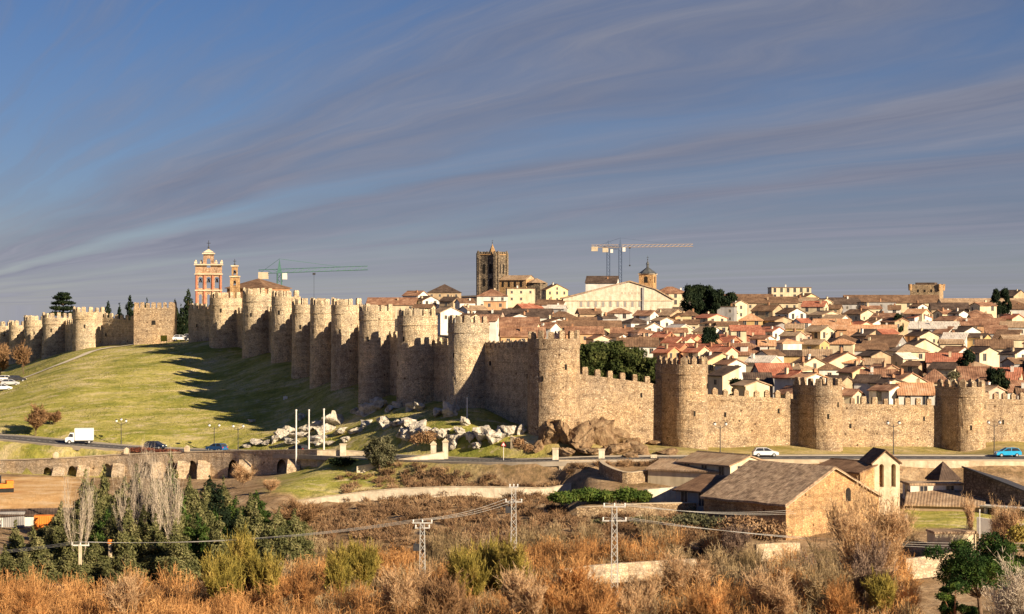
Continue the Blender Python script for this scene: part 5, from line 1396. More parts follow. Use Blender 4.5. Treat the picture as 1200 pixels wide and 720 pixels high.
for wh, os_ in bl.items():
    os_.sort(key=lambda o: -o['_s'])
    for k, o in enumerate(os_):
        o['label'] = (SZ[k] if k < len(os_)-1 else 'smallest')+' pale granite boulder '+wh
    for o in os_: del o['_w']; del o['_s']
CRAG = [(648,512,24,20,3,'small pointed block high against the corner tower foot'), (672,511,26,20,0,'pale brown block behind the largest leaning slab'), (709,511,24,18,2,'brown block high against the descending wall foot'), (693,533,40,12,4,'low broad block in the middle of the crag foot'), (735,524,30,14,1,'brown block at the right tail of the crag'),(640,522,36,32,0,'left end block of the brown crag under the corner tower'), (658,518,40,28,1,'split block of the brown crag directly under the corner tower'), (683,524,50,34,2,'largest leaning slab of the brown crag'), (700,520,44,38,3,'rounded top block of the brown crag with a boulder crest'), (722,518,30,24,4,'dark block at the right shoulder of the brown crag'),
        (632,528,24,14,2,'low foot block at the left of the brown crag'), (665,534,36,12,3,'low rubble block below the brown crag'), (716,532,44,16,1,'long low block right of the brown crag'), (750,531,40,16,0,'flat brown boulder in the grass right of the crag'), (784,532,36,9,2,'flat pale brown boulder by the first round tower'), (765,520,20,7,4,'small brown boulder on the green shoulder under the wall'), (738,538,22,8,3,'small boulder beside the road below the crag'), (812,536,18,6,1,'low stone at the foot of the first round tower')]
for px, py, w, h, k, lab in CRAG:
    p = onray(px, py+2, 337.5, 400); s = p.y/F; tag(link('rock', RB[k], None, (p.x, p.y+.5, p.z+h*s*.35), px, (w*s*.72, w*s*.5, h*s*.86)), lab, 'rock', 'brown rocks of the crag')
# ------------------------------------------------------------------ low walls, viaduct
def line_wall(name, pts, th, mat, label, coping=None, cat='wall', below=1.5, posts=0, ground=None):
    if ground:      # pts: (px, py of the foot, height): stands on the terrain
        q_ = [(px, h, onray(px, py, *ground)) for px, py, h in pts]; pts = [(px, 360-(p.z+h)/p.y*F, h, p.y) for px, h, p in q_]
    """pts: (px, py_top, height, Y) -> wall with its top where asked; local origin at the first point"""
    P3 = [(XX(px, Y), Y, ZZ(py, Y), h) for px, py, h, Y in pts]
    P3 = catmull(P3, 6) if len(P3) > 2 else np.array(P3)
    o = P3[0]; t = thing(name, (o[0], o[1], o[2]-o[3]), label, cat)
    def ribbon(nm, m_, w, top0, bot):
        vs = []; fs = []; n = len(P3)
        for i in range(n):
            a = P3[max(i-1,0)]; c_ = P3[min(i+1,n-1)]; d = np.array([c_[0]-a[0], c_[1]-a[1]]); d /= np.linalg.norm(d)+1e-9; nr = (-d[1], d[0])
            zt = P3[i][2]+top0; zb = (P3[i][2]-P3[i][3]-below) if bot is None else P3[i][2]+bot
            for s, zz in ((-w/2, zb), (-w/2, zt), (w/2, zt), (w/2, zb)): vs.append((P3[i][0]+nr[0]*s-o[0], P3[i][1]+nr[1]*s-o[1], zz-(o[2]-o[3])))
        for i in range(n-1):
            for k in range(4): fs.append((i*4+k, (i+1)*4+k, (i+1)*4+(k+1)%4, i*4+(k+1)%4))
        fs += [(0,1,2,3), ((n-1)*4+3, (n-1)*4+2, (n-1)*4+1, (n-1)*4)]
        mb = MB(); mb.add(vs, fs); ob = mb.build(nm, m_, t); return ob
    b_ = ribbon('masonry', mat, th, 0, None)
    if coping: ribbon('coping', coping, th+.14, .10, .003)
    return t
# viaduct, px -60..372
vp = []
for px, py, Y in ((-70,541,404),(0,540,399),(65,538,394),(130,534,390),(180,532,386),(240,530,381),(300,529,374),(372,528,363)): vp.append((XX(px, Y), Y, ZZ(py, Y)))
vp = catmull(vp, 6); o = vp[0]
vt = thing('viaduct', (o[0], o[1], -34), 'long pale stone viaduct with arches and pointed piers carrying the road', 'viaduct')
def vat(px):
    for i in range(len(vp)-1):
        a = 600+vp[i][0]/vp[i][1]*F; b_ = 600+vp[i+1][0]/vp[i+1][1]*F
        if a <= px <= b_ or i == len(vp)-2: t_ = (px-a)/(b_-a); return vp[i]+(vp[i+1]-vp[i])*t_
PIER = [(-40,.0),(70,0),(99,0),(140,0),(186,0),(216,0),(240,0),(288,0),(345,0)]
# body: columns of quads between the crown line and the top, arches left open as recesses
vs = []; 
arches = [(c-15, 6.5) for c, _ in PIER]
mb = MB(); mbr = MB()
Xs = np.linspace(-60, 372, 220)
def archz(px, top):
    for c, w in arches:
        if abs(px-c) < w:
            return top-1.5-2.2*(1-math.sqrt(max(0, 1-((px-c)/w)**2)))
    return None
ztop = [vat(p)[2] for p in Xs]
fr = []; 
for p in Xs: q = vat(p); fr.append(q)
def zlow(p, q): return -34.5-.0
for i in range(len(Xs)-1):
    a, b_ = fr[i], fr[i+1]; za = archz(Xs[i], a[2]); zb_ = archz(Xs[i+1], b_[2])
    A = lambda q, z_, dy=0: (q[0]-o[0], q[1]-o[1]+dy, z_+34)
    la = za if za is not None else -35; lb = zb_ if zb_ is not None else -35
    mb.add([A(a, la), A(b_, lb), A(b_, b_[2]), A(a, a[2])], [(0,1,2,3)])
    if za is not None or zb_ is not None:
        mb.add([A(a, la), A(b_, lb), A(b_, lb, 4), A(a, la, 4)], [(3,2,1,0)])
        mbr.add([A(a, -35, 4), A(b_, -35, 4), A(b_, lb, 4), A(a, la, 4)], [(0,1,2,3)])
    mb.add([A(a, a[2]), A(b_, b_[2]), A(b_, b_[2], .6), A(a, a[2], .6)], [(0,1,2,3)])
    mb.add([A(a, a[2], .6), A(b_, b_[2], .6), A(b_, -35, .6), A(a, -35, .6)], [(0,1,2,3)]) if False else None
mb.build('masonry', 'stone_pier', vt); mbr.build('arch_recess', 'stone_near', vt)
mb = MB()
for i in range(len(Xs)-1):
    a, b_ = fr[i], fr[i+1]; A = lambda q, z_, dy: (q[0]-o[0], q[1]-o[1]+dy, z_+34)
    mb.add([A(a, a[2]+.02, -.12), A(b_, b_[2]+.02, -.12), A(b_, b_[2]+.2, -.12), A(a, a[2]+.2, -.12), A(a, a[2]+.2, .7), A(b_, b_[2]+.2, .7), A(b_, b_[2]-1, .7), A(a, a[2]-1, .7)], [(0,1,2,3), (3,2,5,4), (4,5,6,7), (0,3,2,1)][:3])
mb.build('coping', 'coping', vt)
for c, _ in PIER:
    q = vat(c); x, y = q[0]-o[0], q[1]-o[1]; mb = MB(); w = 1.15; h = q[2]+34-1.5
    mb.add([(x-w, y+.3, -1), (x-w, y-2.4, -1), (x+w, y-2.4, -1), (x+w, y+.3, -1), (x-w, y-.05, h), (x-w, y-2.0, h-1.7), (x+w, y-2.0, h-1.7), (x+w, y-.05, h)], [(0,1,5,4), (1,2,6,5), (2,3,7,6), (4,5,6,7), (3,2,1,0)]); mb.build('pier', 'stone_pier', vt)
for px in (65, 219, 148):
    q = vat(px); x, y = q[0]-o[0], q[1]-o[1]; mb = MB(); z_ = q[2]+34; mb.box(x-.45, x+.45, y-.2, y+.7, z_+.2, z_+1.0); mb.add([(x-.5,y-.25,z_+1),(x+.5,y-.25,z_+1),(x+.5,y+.75,z_+1),(x-.5,y+.75,z_+1),(x,y+.25,z_+1.4)], [(0,1,4),(1,2,4),(2,3,4),(3,0,4)]); mb.build('parapet_post', 'limestone', vt)
line_wall('roadside_wall', [(372,528,2.2,363),(400,528,2.2,362.5),(428,530,2.2,362)], .6, 'limestone', 'pale roadside parapet between the viaduct and the olive tree', 'coping')
line_wall('roadside_wall', [(418,547,1.4,347.5),(460,540,1.6,348),(492,535,1.8,348.5),(520,530,2.2,349)], .6, 'pale_stone', 'bright curved parapet rising from the olive tree to the gate posts', 'coping')
for px, top, lab in ((508,519,'left bright stone gate post beside the road'), (522,516,'right bright stone gate post beside the road, slightly taller')):
    Y = 350; zb = TP(px, Y); h = ZZ(top, Y)-zb; t = thing('gate_post', (XX(px, Y), Y, zb), lab, 'gate post', 'stone gate posts')
    mb = MB(); mb.box(-.45, .45, -.45, .45, -.5, h-.35); mb.build('shaft', 'pale_stone', t)
    mb = MB(); mb.box(-.55, .55, -.55, .55, h-.35, h-.15); mb.cone((0,0,h-.15), .72, .5, 4, PI/4); mb.build('cap', 'limestone', t)
for px, top, Y, lab in ((402,520,362,'short pale stone bollard post left of the olive tree'),(705,526,337,'broad white bollard post by the road below the crag'),(766,533,337,'small white bollard post by the road right of the crag'),(651,525,338,'white end post of the descending garden wall')):
    zb = TP(px, Y); h = ZZ(top, Y)-zb; t = thing('stone_post', (XX(px, Y), Y, zb), lab, 'post', 'roadside stone posts')
    mb = MB(); mb.box(-.5, .5, -.4, .4, -.5, h-.2); mb.build('shaft', 'pale_stone', t); mb = MB(); mb.box(-.58, .58, -.48, .48, h-.2, h); mb.build('cap', 'limestone', t)
line_wall('stepped_wall', [(599,512,1.2,348.5),(614,517,1.3,347.6),(628,524,1.3,346.8),(640,529,1.3,346),(651,532,1.2,345.2)], .6, 'limestone', 'bright wall stepping down from the grass to the road left of the crag', 'coping', below=.8)
line_wall('retaining_wall', LW, .7, 'pale_stone', 'long low curved pale wall crossing the brown slope', 'limestone')
line_wall('terrace_wall', [(704,552,1.6),(712,561,1.9),(735,567,1.7),(765,563,1.6),(792,556,1.4)], .6, 'stone_near', 'curved terrace wall wrapping the garden below the road', 'coping', ground=(290,330))
line_wall('terrace_wall', [(676,611,1.9),(700,609,1.8),(750,606,1.8),(800,604,1.7),(814,604,1.7)], .7, 'stone_near', 'rough rubble terrace wall below the two green bushes', 'coping', ground=(270,330))
line_wall('terrace_wall', [(757,588,1.8),(798,588,2.2)], .8, 'pale_stone', 'short white wall block right of the two green bushes', None, ground=(270,330))
line_wall('roadside_wall', [(655,539,.9,331.5),(700,539,.9,331),(780,538.5,.9,330.8),(870,538,.9,331),(960,539,.9,331)], .45, 'coping', 'thin pale parapet along the road below the crag and church', None)
line_wall('retaining_wall', [(1030,540,4.6,331),(1090,539.5,4.6,331),(1150,540,5,331),(1230,541,5,332),(1330,542,5,334)], .8, 'limestone', 'tall sunlit retaining wall carrying the road behind the bell gable', 'coping')
line_wall('garden_wall', [(655,668,.8,240),(700,662,.8,244),(760,658,.8,247),(815,655,.8,250)], .6, 'stone_pier', 'broken pale wall glimpsed through the orange thicket', None)
line_wall('garden_wall', [(885,638,.8,264),(915,636,.8,267),(936,636,.8,269)], .5, 'stone_pier', 'white garden wall at the near corner of the church', None)
line_wall('garden_wall', [(1060,655,1.2,256),(1100,650,1.2,258),(1122,646,1.2,260)], .5, 'stone_pier', 'low pale wall left of the umbrella pine', None)
line_wall('garden_wall', [(1062,602,2.2,287),(1064,625,2.6,275)], .4, 'limestone', 'short pale wall at the left edge of the lawn', None)
def hedge_row(): pass
bush([(660,583,18,7,303),(690,580,20,8,304),(712,582,14,7,303)], 'bush', 'left dark green sprawling bush below the curved terrace wall', 'ivy_leaf', n=6500, size=.2)
bush([(735,580,16,8,303),(752,582,12,7,303)], 'bush', 'right dark green bush beside the white wall block', 'ivy_leaf', n=4500, size=.2)
bush([(760,612,28,7,288),(810,610,26,8,288),(840,614,18,8,286),(710,612,20,4,290)], 'bush', 'dark ivy mat under the rubble terrace wall', 'olive_leaf', n=6000, size=.2)
bush([(870,618,30,14,268),(900,622,24,12,268)], 'bush', 'dense brown bush in the shade of the church flank', 'scrub', n=4500, size=.22)
bush([(608,520,8,7,344),(618,525,7,5,342)], 'bush', 'dark brown bush against the bright stepping wall', 'brown_crown', n=1500, size=.16)
bush([(1128,655,9,7,248)], 'bush', 'small green bush between the pale wall and the umbrella pine', 'ivy_leaf', n=1500, size=.16)
bush([(165,527.5,18,3.0,391),(195,529,18,2.6,390)], 'hedge', 'low dark red hedge between the road and viaduct below the navy car', 'red_hedge', n=2600, size=.16)
bush([(500,512,12,8,352),(488,515,9,6,352)], 'bush', 'leafless brown bush left of the bright gate posts', 'brown_crown', n=1600, size=.16)
bush([(1118,440,8,5,396)], 'bush', 'small plant on top of the wall beside the rightmost tower', 'olive_leaf', n=500, size=.2)
bush([(400,541,18,5,352)], 'bush', 'dark shaded bush left of the olive tree, under the parapet', 'dark_leaf', n=1600, size=.18)
bush([(1195,625,14,10,215)], 'bush', 'yellow green shrub at the right edge above the pines', 'willow_twig', n=1500, size=.16)

# ------------------------------------------------------------------ the stone church at the road
Yc = 281; cor = Vector((XX(921, Yc), Yc)); ag = R(41); g = Vector((math.cos(ag), math.sin(ag))); sd = Vector((-math.sin(ag), math.cos(ag)))
Wd, Ls = 20.0, 15.5; zg = T(cor.x+4, cor.y+6)-1.5; ze = ZZ(592, Yc); h = ze-zg; rise = 4.5
mid = cor+g*Wd/2+sd*Ls/2
t = thing('stone_church', (mid.x, mid.y, zg), 'big stone church with a large brown tiled roof, sunlit end wall and shaded flank', 'church', None, ag)
mb = MB(); prof = [(-Wd/2, -2), (Wd/2, -2), (Wd/2, h), (0, h+rise), (-Wd/2, h)]
mb.slab(prof, -Ls/2, Ls/2, I4); mb.build('wall', 'stone_church', t)
mb = MB(); MR = Matrix.Rotation(-PI/2, 4, 'Z')
for s in (-1, 1):
    e = s*(Wd/2+.5); tz = h-.5*rise/(Wd/2)
    mb.slab([(e, tz+.03), (0, h+rise+.03), (0, h+rise+.33), (e, tz+.33)], -Ls/2-.35, Ls/2+.35, MR)
rf = mb.build('roof', 'tile_church', t, None, PI/2); sag(rf.data, .055)
mb = MB(); mb.slab([(-Wd/2-.55, h-.28), (0, h+rise-.04), (0, h+rise+.03), (-Wd/2-.55, h-.2)], -Ls/2-.5, -Ls/2-.36, I4); mb.slab([(Wd/2+.55, h-.28), (0, h+rise-.04), (0, h+rise+.03), (Wd/2+.55, h-.2)], -Ls/2-.5, -Ls/2-.36, I4); mb.build('verge', 'limestone', t)
for x, z_, w, hh in ((3.2, h*.95, 1.1, 1.9),):
    mb = MB(); mb.slab(arch_poly(w, hh), -Ls/2-.03, -Ls/2+.3, Matrix.Translation((x, 0, z_))); mb.build('window', 'dark_opening', t)
# higher nave roof behind and the bell gable
p2 = W(1003, 541, 300); house((p2.x, p2.y, p2.z-2.6), 9, 9, 1.4, ag+PI/2, 'g', 'tan', 'brown', 14, 1, 0, 'higher chancel roof between the big church roof and its bell gable', 'chancel', False, cat='church', found=9, mats='stone_church')
Y = 296; s_ = Y/F; zb = -31; t = thing('bell_gable', (XX(1036, Y), Y, zb), 'stone bell gable with two tall arched openings and pointed top beside the church', 'belfry', None, R(10))
px4 = lambda p: (p-1036)*s_*1.02; pz4 = lambda p: ZZ(p, Y)-zb
out = [(px4(1022), 0), (px4(1022), pz4(543)), (px4(1038), pz4(529)), (px4(1055), pz4(543)), (px4(1055), 0)]
pierced(out, [[(px4(c)+a, pz4(571)+b_) for a, b_ in arch_poly(5.6*s_, 27*s_)] for c in (1033, 1047.5)], 0, 2.2, I4, 'wall', 'limestone', t)
mb = MB(); mb.slab([(px4(1020), pz4(544.5)), (px4(1038), pz4(528.6)), (px4(1038), pz4(527)), (px4(1020), pz4(542.6))], -.3, 5.2, I4); mb.slab([(px4(1057), pz4(544.5)), (px4(1038), pz4(528.6)), (px4(1038), pz4(527)), (px4(1057), pz4(542.6))], -.3, 2.6, I4); mb.build('coping', 'tile_brown', t)
mb = MB(); mb.slab([(px4(1020.6), 0), (px4(1020.6), pz4(546)), (px4(1030), pz4(538)), (px4(1030), 0)], 2.25, 5.0, I4); mb.build('buttress', 'stone_church', t)
# outbuildings left of the church
house((XX(848, 316), 316, ZZ(559, 316)), 11, 8.5, 2.2, R(-50), 'g', 'cream', 'tan', 16, 1, 0, 'cream gabled shed with two small windows just below the road, left of the church', 'shed', True, cat='shed', found=4)
house((XX(815, 318), 318, ZZ(560, 318)), 12, 9, 1.4, R(-30), 'g', 'cream', 'tan', 13, 1, 0, 'low tan roofed shed at the road edge left of the cream gabled shed', 'shed', False, cat='shed', found=4)
house((XX(838, 299), 299, ZZ(592, 299)), 9.5, 6.5, 2.1, R(-42), 's', 'grey', 'brown', 14, 1, 0, 'low dark fronted hut with a pair of blue grey windows left of the church', 'shed', True, cat='shed', found=4)
# right: shed, low houses, modern building
house((XX(1105, 320), 320, ZZ(570, 320)), 3.6, 3.6, 1.4, R(20), 'h', 'grey', 'dark', 52, 1, 0, 'small hut with steep dark pyramid roof under the retaining wall', 'shed', False, cat='shed', found=3, ov=.3)
house((XX(1093, 308), 308, ZZ(583, 308)), 8.0, 4.5, 2.0, R(4), 'f', 'white', 'tan', 0, 1, 0, 'low flat roofed white house behind the lawn', 'house', True, cat='house', found=3)
house((XX(1108, 302), 302, ZZ(604, 302)), 11.0, 6.5, 1.7, R(-14), 's', 'tan', 'tan', 12, 1, 0, 'low tan roofed building at the back edge of the lawn', 'house', True, cat='house', found=3)
house((XX(1115, 270), 270, ZZ(640, 270)), 5.5, 3.5, 1.8, R(6), 'f', 'cream', 'tan', 0, 1, 0, 'bright white flat block below the lawn by the pine', 'house', False, cat='house', found=3)
Y0 = 303; am = R(-48); cm, sm_ = math.cos(am), math.sin(am); x0 = XX(1129, Y0); zb = -33
t = thing('modern_building', (x0, Y0, zb), 'dark shaded modern building with a long sloping roofline and white columns below', 'building', None, am)
def lm(px): k = (px-600)/F; return (k*Y0-x0)/(cm-sm_*k)
def zm(px, py): return ZZ(py, Y0+sm_*lm(px))-zb
A3 = [(lm(1129), zm(1129,548)), (lm(1200), zm(1200,576)), (lm(1228), zm(1228,588))]; dp_, dr_ = 11, 2.6
mb = MB(); vs = []
for l_, z_ in A3: vs += [(l_, 0, -1), (l_, 0, z_), (l_, dp_, z_-dr_), (l_, dp_, -1)]
mb.add(vs, [(0,4,5,1), (4,8,9,5), (2,6,7,3), (6,10,11,7), (0,1,2,3), (11,10,9,8)]); mb.build('wall', 'dark_brick', t)
mb = MB(); vs = []
for l_, z_ in A3: vs += [(l_-.1, -.35, z_+.02), (l_-.1, dp_+.3, z_-dr_-.08), (l_-.1, dp_+.3, z_-dr_+.17), (l_-.1, -.35, z_+.27)]
mb.add(vs, [(0,4,5,1)[::-1], (4,8,9,5)[::-1], (3,7,6,2)[::-1], (7,11,10,6)[::-1], (0,3,7,4)[::-1], (4,7,11,8)[::-1], (0,1,2,3), (11,10,9,8)]); mb.build('roof', 'steel_dark', t)
mb = MB(); mb.slab([(lm(1152), zm(1152,590)), (lm(1228), zm(1228,596)), (lm(1228), zm(1228,598)), (lm(1152), zm(1152,592))], -3, -.02, I4); mb.build('canopy', 'steel_white', t)
for px in (1156, 1168, 1180, 1192, 1204, 1216): mb = MB(); l_ = lm(px); mb.box(l_-.2, l_+.2, -2.9, -2.5, -1, zm(px,592)-.3); mb.build('column', 'plaster_white', t)
for px in (1160, 1172, 1184, 1196, 1208): mb = MB(); l_ = lm(px); mb.box(l_-.6, l_+.6, -.06, -.02, 2.5, zm(px,598)); mb.build('window', 'pane', t)
line_wall('parapet', [(1145,606,.7,276),(1175,611,.7,274),(1205,615,.7,272)], .3, 'plaster_white', 'white slanting terrace edge below the dark modern building', None)

# construction yard, lower left
def excavator():
    p = onray(3, 577, 300, 384); t = thing('excavator', p, 'orange excavator cut off by the left edge on the bare earth', 'excavator', None, R(200))
    mb = MB(); mb.box(-1.8, 1.8, -1.2, -.7, -.1, .7); mb.box(-1.8, 1.8, .7, 1.2, -.1, .7); mb.build('track', 'rubber', t)
    mb = MB(); mb.box(-1.7, 1.5, -1.2, 1.2, .75, 1.5); mb.box(-1.8, -.6, -1.2, 1.2, 1.5, 2.0); mb.build('body', 'plastic_orange', t)
    mb = MB(); mb.box(.2, 1.4, -1.15, -.1, 1.5, 2.9); mb.build('cab', 'pane', t)
    mb = MB(); mb.tube((1.2,.3,1.4), (3.0,.3,3.9), .22, .18, 6); mb.tube((3.0,.3,3.9), (5.0,.3,2.3), .18, .14, 6); mb.build('arm', 'plastic_orange', t); mb = MB(); mb.box(4.7, 5.5, -.2, .8, 1.4, 2.3); mb.build('bucket', 'steel_dark', t)
excavator()
def yard_shed(px, py, Y, w, d, h, rz, lab, wc, rc, cat='shed'):
    g = TP(px, Y); house((XX(px, Y), Y, ZZ(py, Y)-h), w, d, h, R(rz), 'g', wc, rc, 12, 1, 0, lab, 'shed', False, cat=cat, found=4)
yard_shed(40, 602, 318, 12, 4.5, 1.7, 12, 'long low grey roofed site shed beside the earth yard', 'white', 'dark')
def container(px, py, Y, l, mat, lab, rz=0):
    g = TP(px, Y); t = thing('container', (XX(px, Y), Y, g), lab, 'container', None, R(rz)); mb = MB(); mb.box(-l/2, l/2, -1.1, 1.1, 0, 2.3)
    for k in range(int(l*3)): x = -l/2+.2+k/3; mb.box(x, x+.12, -1.16, -1.1, .1, 2.2)
    mb.build('body', mat, t); mb = MB(); mb.box(l/2+.0, l/2+.06, -1.0, 1.0, .1, 2.2); mb.build('door', 'plaster_grey', t)
container(52, 605, 311, 3.0, 'plastic_orange', 'small orange container at the end of the grey roofed shed', 10)
container(10, 605, 316, 5, 'plaster_grey', 'pale grey container at the left edge of the yard', 5)
for i, (px, py, mt, rz, lab) in enumerate(((126,662,'car_blue',20,'blue parked car half hidden at the foot of the grove'),(30,686,'car_dark',5,'dark parked car under the conifers at the left edge'),(62,686,'car_navy',8,'navy parked car under the conifers beside the pale pole'),(108,668,'car_white',12,'white parked car in a gap of the grove'))): EXTRA = None
# ------------------------------------------------------------------ vehicles
def car(px, Y, rz, paint, label, kind='hatch', z=None, sc=1.0):
    x = XX(px, Y); g = (T(x, Y) if z is None else z)+.12
    t = thing('car', (x, Y, g), label, 'car', None, R(rz))
    L, Wd_, H = 4.2*sc, 1.75, 1.45
    prof = [(-2.1,.35),(-2.1,.85),(-1.95,.95),(-1.75,1.0),(1.15,.98),(1.9,.82),(2.1,.62),(2.1,.32)]
    mb = MB(); mb.slab([(a*sc, b_) for a, b_ in prof], -.86, .86, I4); mb.build('body', paint, t)
    cab = [(-1.9,1.0),(-1.55,1.4),(-1.2,1.47),(.25,1.45),(1.1,1.0)]
    mb = MB()
    lo = [(a*sc, .84, b_) for a, b_ in cab]; n = len(cab)
    vs = [(a*sc, -.84+(b_-1)*.35, b_-.003) for a, b_ in cab]+[(a*sc, .84-(b_-1)*.35, b_-.003) for a, b_ in cab]
    mb.add(vs, [tuple(range(n)), tuple(range(2*n-1, n-1, -1))]+[(i, n+i, n+(i+1)%n, (i+1)%n) for i in range(n)]); mb.build('window', 'pane', t)
    mb = MB(); mb.slab([(-1.55*sc,1.405),(-1.2*sc,1.475),(.25*sc,1.455),(.25*sc,1.5),(-1.2*sc,1.52),(-1.58*sc,1.44)], -.72, .72, I4)
    for s in (-1, 1):
        for a, b_ in (((-1.88,1.0),(-1.54,1.42)), ((-.35,1.0),(-.42,1.46)), ((1.08,1.0),(.27,1.45))): mb.tube((a[0]*sc, s*.845, a[1]), (b_[0]*sc, s*.70, b_[1]), .05, .05, 4)
    mb.build('roof', paint, t)
    for sx in (-1.3, 1.3):
        for s in (-1, 1):
            mb = MB(); mb.tube((sx*sc, s*.68, .31), (sx*sc, s*.89, .31), .32, .32, 12); w = mb.build('wheel', 'rubber', t)
            mb = MB(); mb.tube((sx*sc, s*.89, .31), (sx*sc, s*.905, .31), .19, .17, 8); mb.build('rim', 'car_silver', w)
    for s in (-1, 1):
        mb = MB(); mb.box(2.02*sc, 2.12*sc, s*.62-.2, s*.62+.2, .62, .78); mb.build('headlight', 'headlight', t)
        mb = MB(); mb.box(-2.12*sc, -2.04*sc, s*.68-.14, s*.68+.14, .7, .92); mb.build('tail_light', 'tail_light', t)
    return t
def roadang(px):
    i = int(np.argmin(np.abs((600+RPS[:,0]/RPS[:,1]*F)-px))); i = min(i, len(RPS)-2); d = RPS[i+1]-RPS[i]; return math.degrees(math.atan2(d[1], d[0])), RPS[i]
def roadcar(px, lane, paint, label, flip=0):
    a, p = roadang(px); n = (-math.sin(R(a)), math.cos(R(a))); Y = p[1]+n[1]*lane
    return car(px, Y, a+180*flip, paint, label, z=p[2])
roadcar(182, 1.6, 'car_navy', 'dark navy car driving on the road above the viaduct')
roadcar(254, 1.8, 'car_blue', 'blue grey car on the road near the end of the viaduct', 1)
roadcar(350, 1.8, 'car_dark', 'black car on the road behind the flagpoles', 1)
roadcar(897, 2.5, 'car_white', 'white car on the road under the rounded merlons', 0)
roadcar(1181, 2.5, 'car_cyan', 'bright sky blue car on the road near the right edge', 1)
for i, (px, Y, rz, paint, lab) in enumerate(((3,470,20,'car_white','white parked car at the hilltop car park by the left edge'),(12,476,15,'car_silver','silver parked car, middle of the hilltop car park'),(20,482,15,'car_dark','dark parked car nearest the round brown tree'),
    (8,492,10,'car_white','white van-like car behind the parked row at the left edge'),(212,512,10,'car_white','white car parked by the hilltop gate'),(224,508,5,'car_silver','left silver car parked under the brick bell gable'),(232,506,0,'car_white','right white car parked under the brick bell gable'),
    (126,266,20,'car_blue','blue parked car half hidden at the foot of the grove'),(34,246,5,'car_dark','dark parked car under the conifers at the left edge'),(64,247,8,'car_navy','navy parked car beside the pale pole'),
    (1186,281,10,'car_white','white car parked before the columns of the dark modern building'))): car(px, Y, rz, paint, lab)
def truck(px, lane):
    a, p = roadang(px); n = (-math.sin(R(a)), math.cos(R(a))); Y = p[1]+n[1]*lane
    t = thing('delivery_truck', (XX(px, Y), Y, p[2]+.12), 'white box truck with its cargo doors shut driving left on the road', 'truck', None, R(a+180+32))
    mb = MB(); mb.box(-2.4, 1.2, -1.1, 1.1, .75, 3.1); mb.build('cargo_box', 'car_white', t)
    mb = MB(); mb.box(-2.43, -2.4, -1.0, 1.0, .85, 3.0); mb.box(-2.45, -2.43, -.02, .02, .85, 3.0); mb.build('cargo_door', 'car_white', t)
    mb = MB(); mb.slab([(1.3,.45),(1.3,2.25),(2.1,2.25),(2.5,1.45),(3.0,1.25),(3.0,.45)], -1.0, 1.0, I4); cb = mb.build('cab', 'car_white', t)
    mb = MB(); mb.slab([(1.5,1.4),(1.5,2.0),(2.1,2.1),(2.45,1.45)], -1.02, 1.02, I4); mb.build('window', 'pane', cb)
    mb = MB(); mb.box(-2.3, 2.8, -.8, .8, .45, .74); mb.build('chassis', 'rubber', t)
    for sx in (-1.6, 2.2):
        for s in (-1, 1): mb = MB(); mb.tube((sx, s*.75, .42), (sx, s*1.03, .42), .42, .42, 12); w = mb.build('wheel', 'rubber', t); mb = MB(); mb.tube((sx, s*1.03, .42), (sx, s*1.05, .42), .22, .2, 8); mb.build('rim', 'car_silver', w)
truck(95, 1.6)
# ------------------------------------------------------------------ street furniture
def lamp(px, Y, h, label, arms=2, mat='steel_dark'):
    z_ = TP(px, Y); t = thing('street_lamp', (XX(px, Y), Y, z_), label, 'street lamp', 'street lamps')
    mb = MB(); mb.tube((0,0,-.3), (0,0,.9), .14, .1, 8); mb.tube((0,0,.9), (0,0,h), .08, .06, 8); mb.build('post', mat, t)
    for i in range(arms):
        s = -1 if i == 0 else 1
        if arms == 3 and i == 2: s = 0
        mb = MB()
        if s: mb.tube((0,0,h-.5), (s*.6,0,h-.25), .04, .04, 5); mb.tube((s*.6,0,h-.25), (s*.95,0,h-.05), .04, .04, 5); mb.build('arm', mat, t)
        x = s*.95; z0 = h if s else h+.3
        mb = MB(); mb.ball((x,0,z0+.22), .26, 10, 8); mb.build('globe', 'lamp_glass', t); mb = MB(); mb.cone((x,0,z0+.4), .3, .2, 8); mb.build('lamp_cap', mat, t)
for px, Y, h, a, lab in ((142,404,4.6,3,'three-globed street lamp behind the navy car'),(251,396,4.6,2,'left twin-globed street lamp above the viaduct end'),(279,392,4.6,2,'right twin-globed street lamp above the viaduct end'),
        (844,345,5.2,2,'twin-globed street lamp before the wall with rounded merlons'),(1047,343,5.4,2,'twin-globed street lamp before the wall above the bell gable'),(1165,344,5.4,2,'twin-globed street lamp left of the bright blue car')):
    lamp(px, Y, h, lab, a)
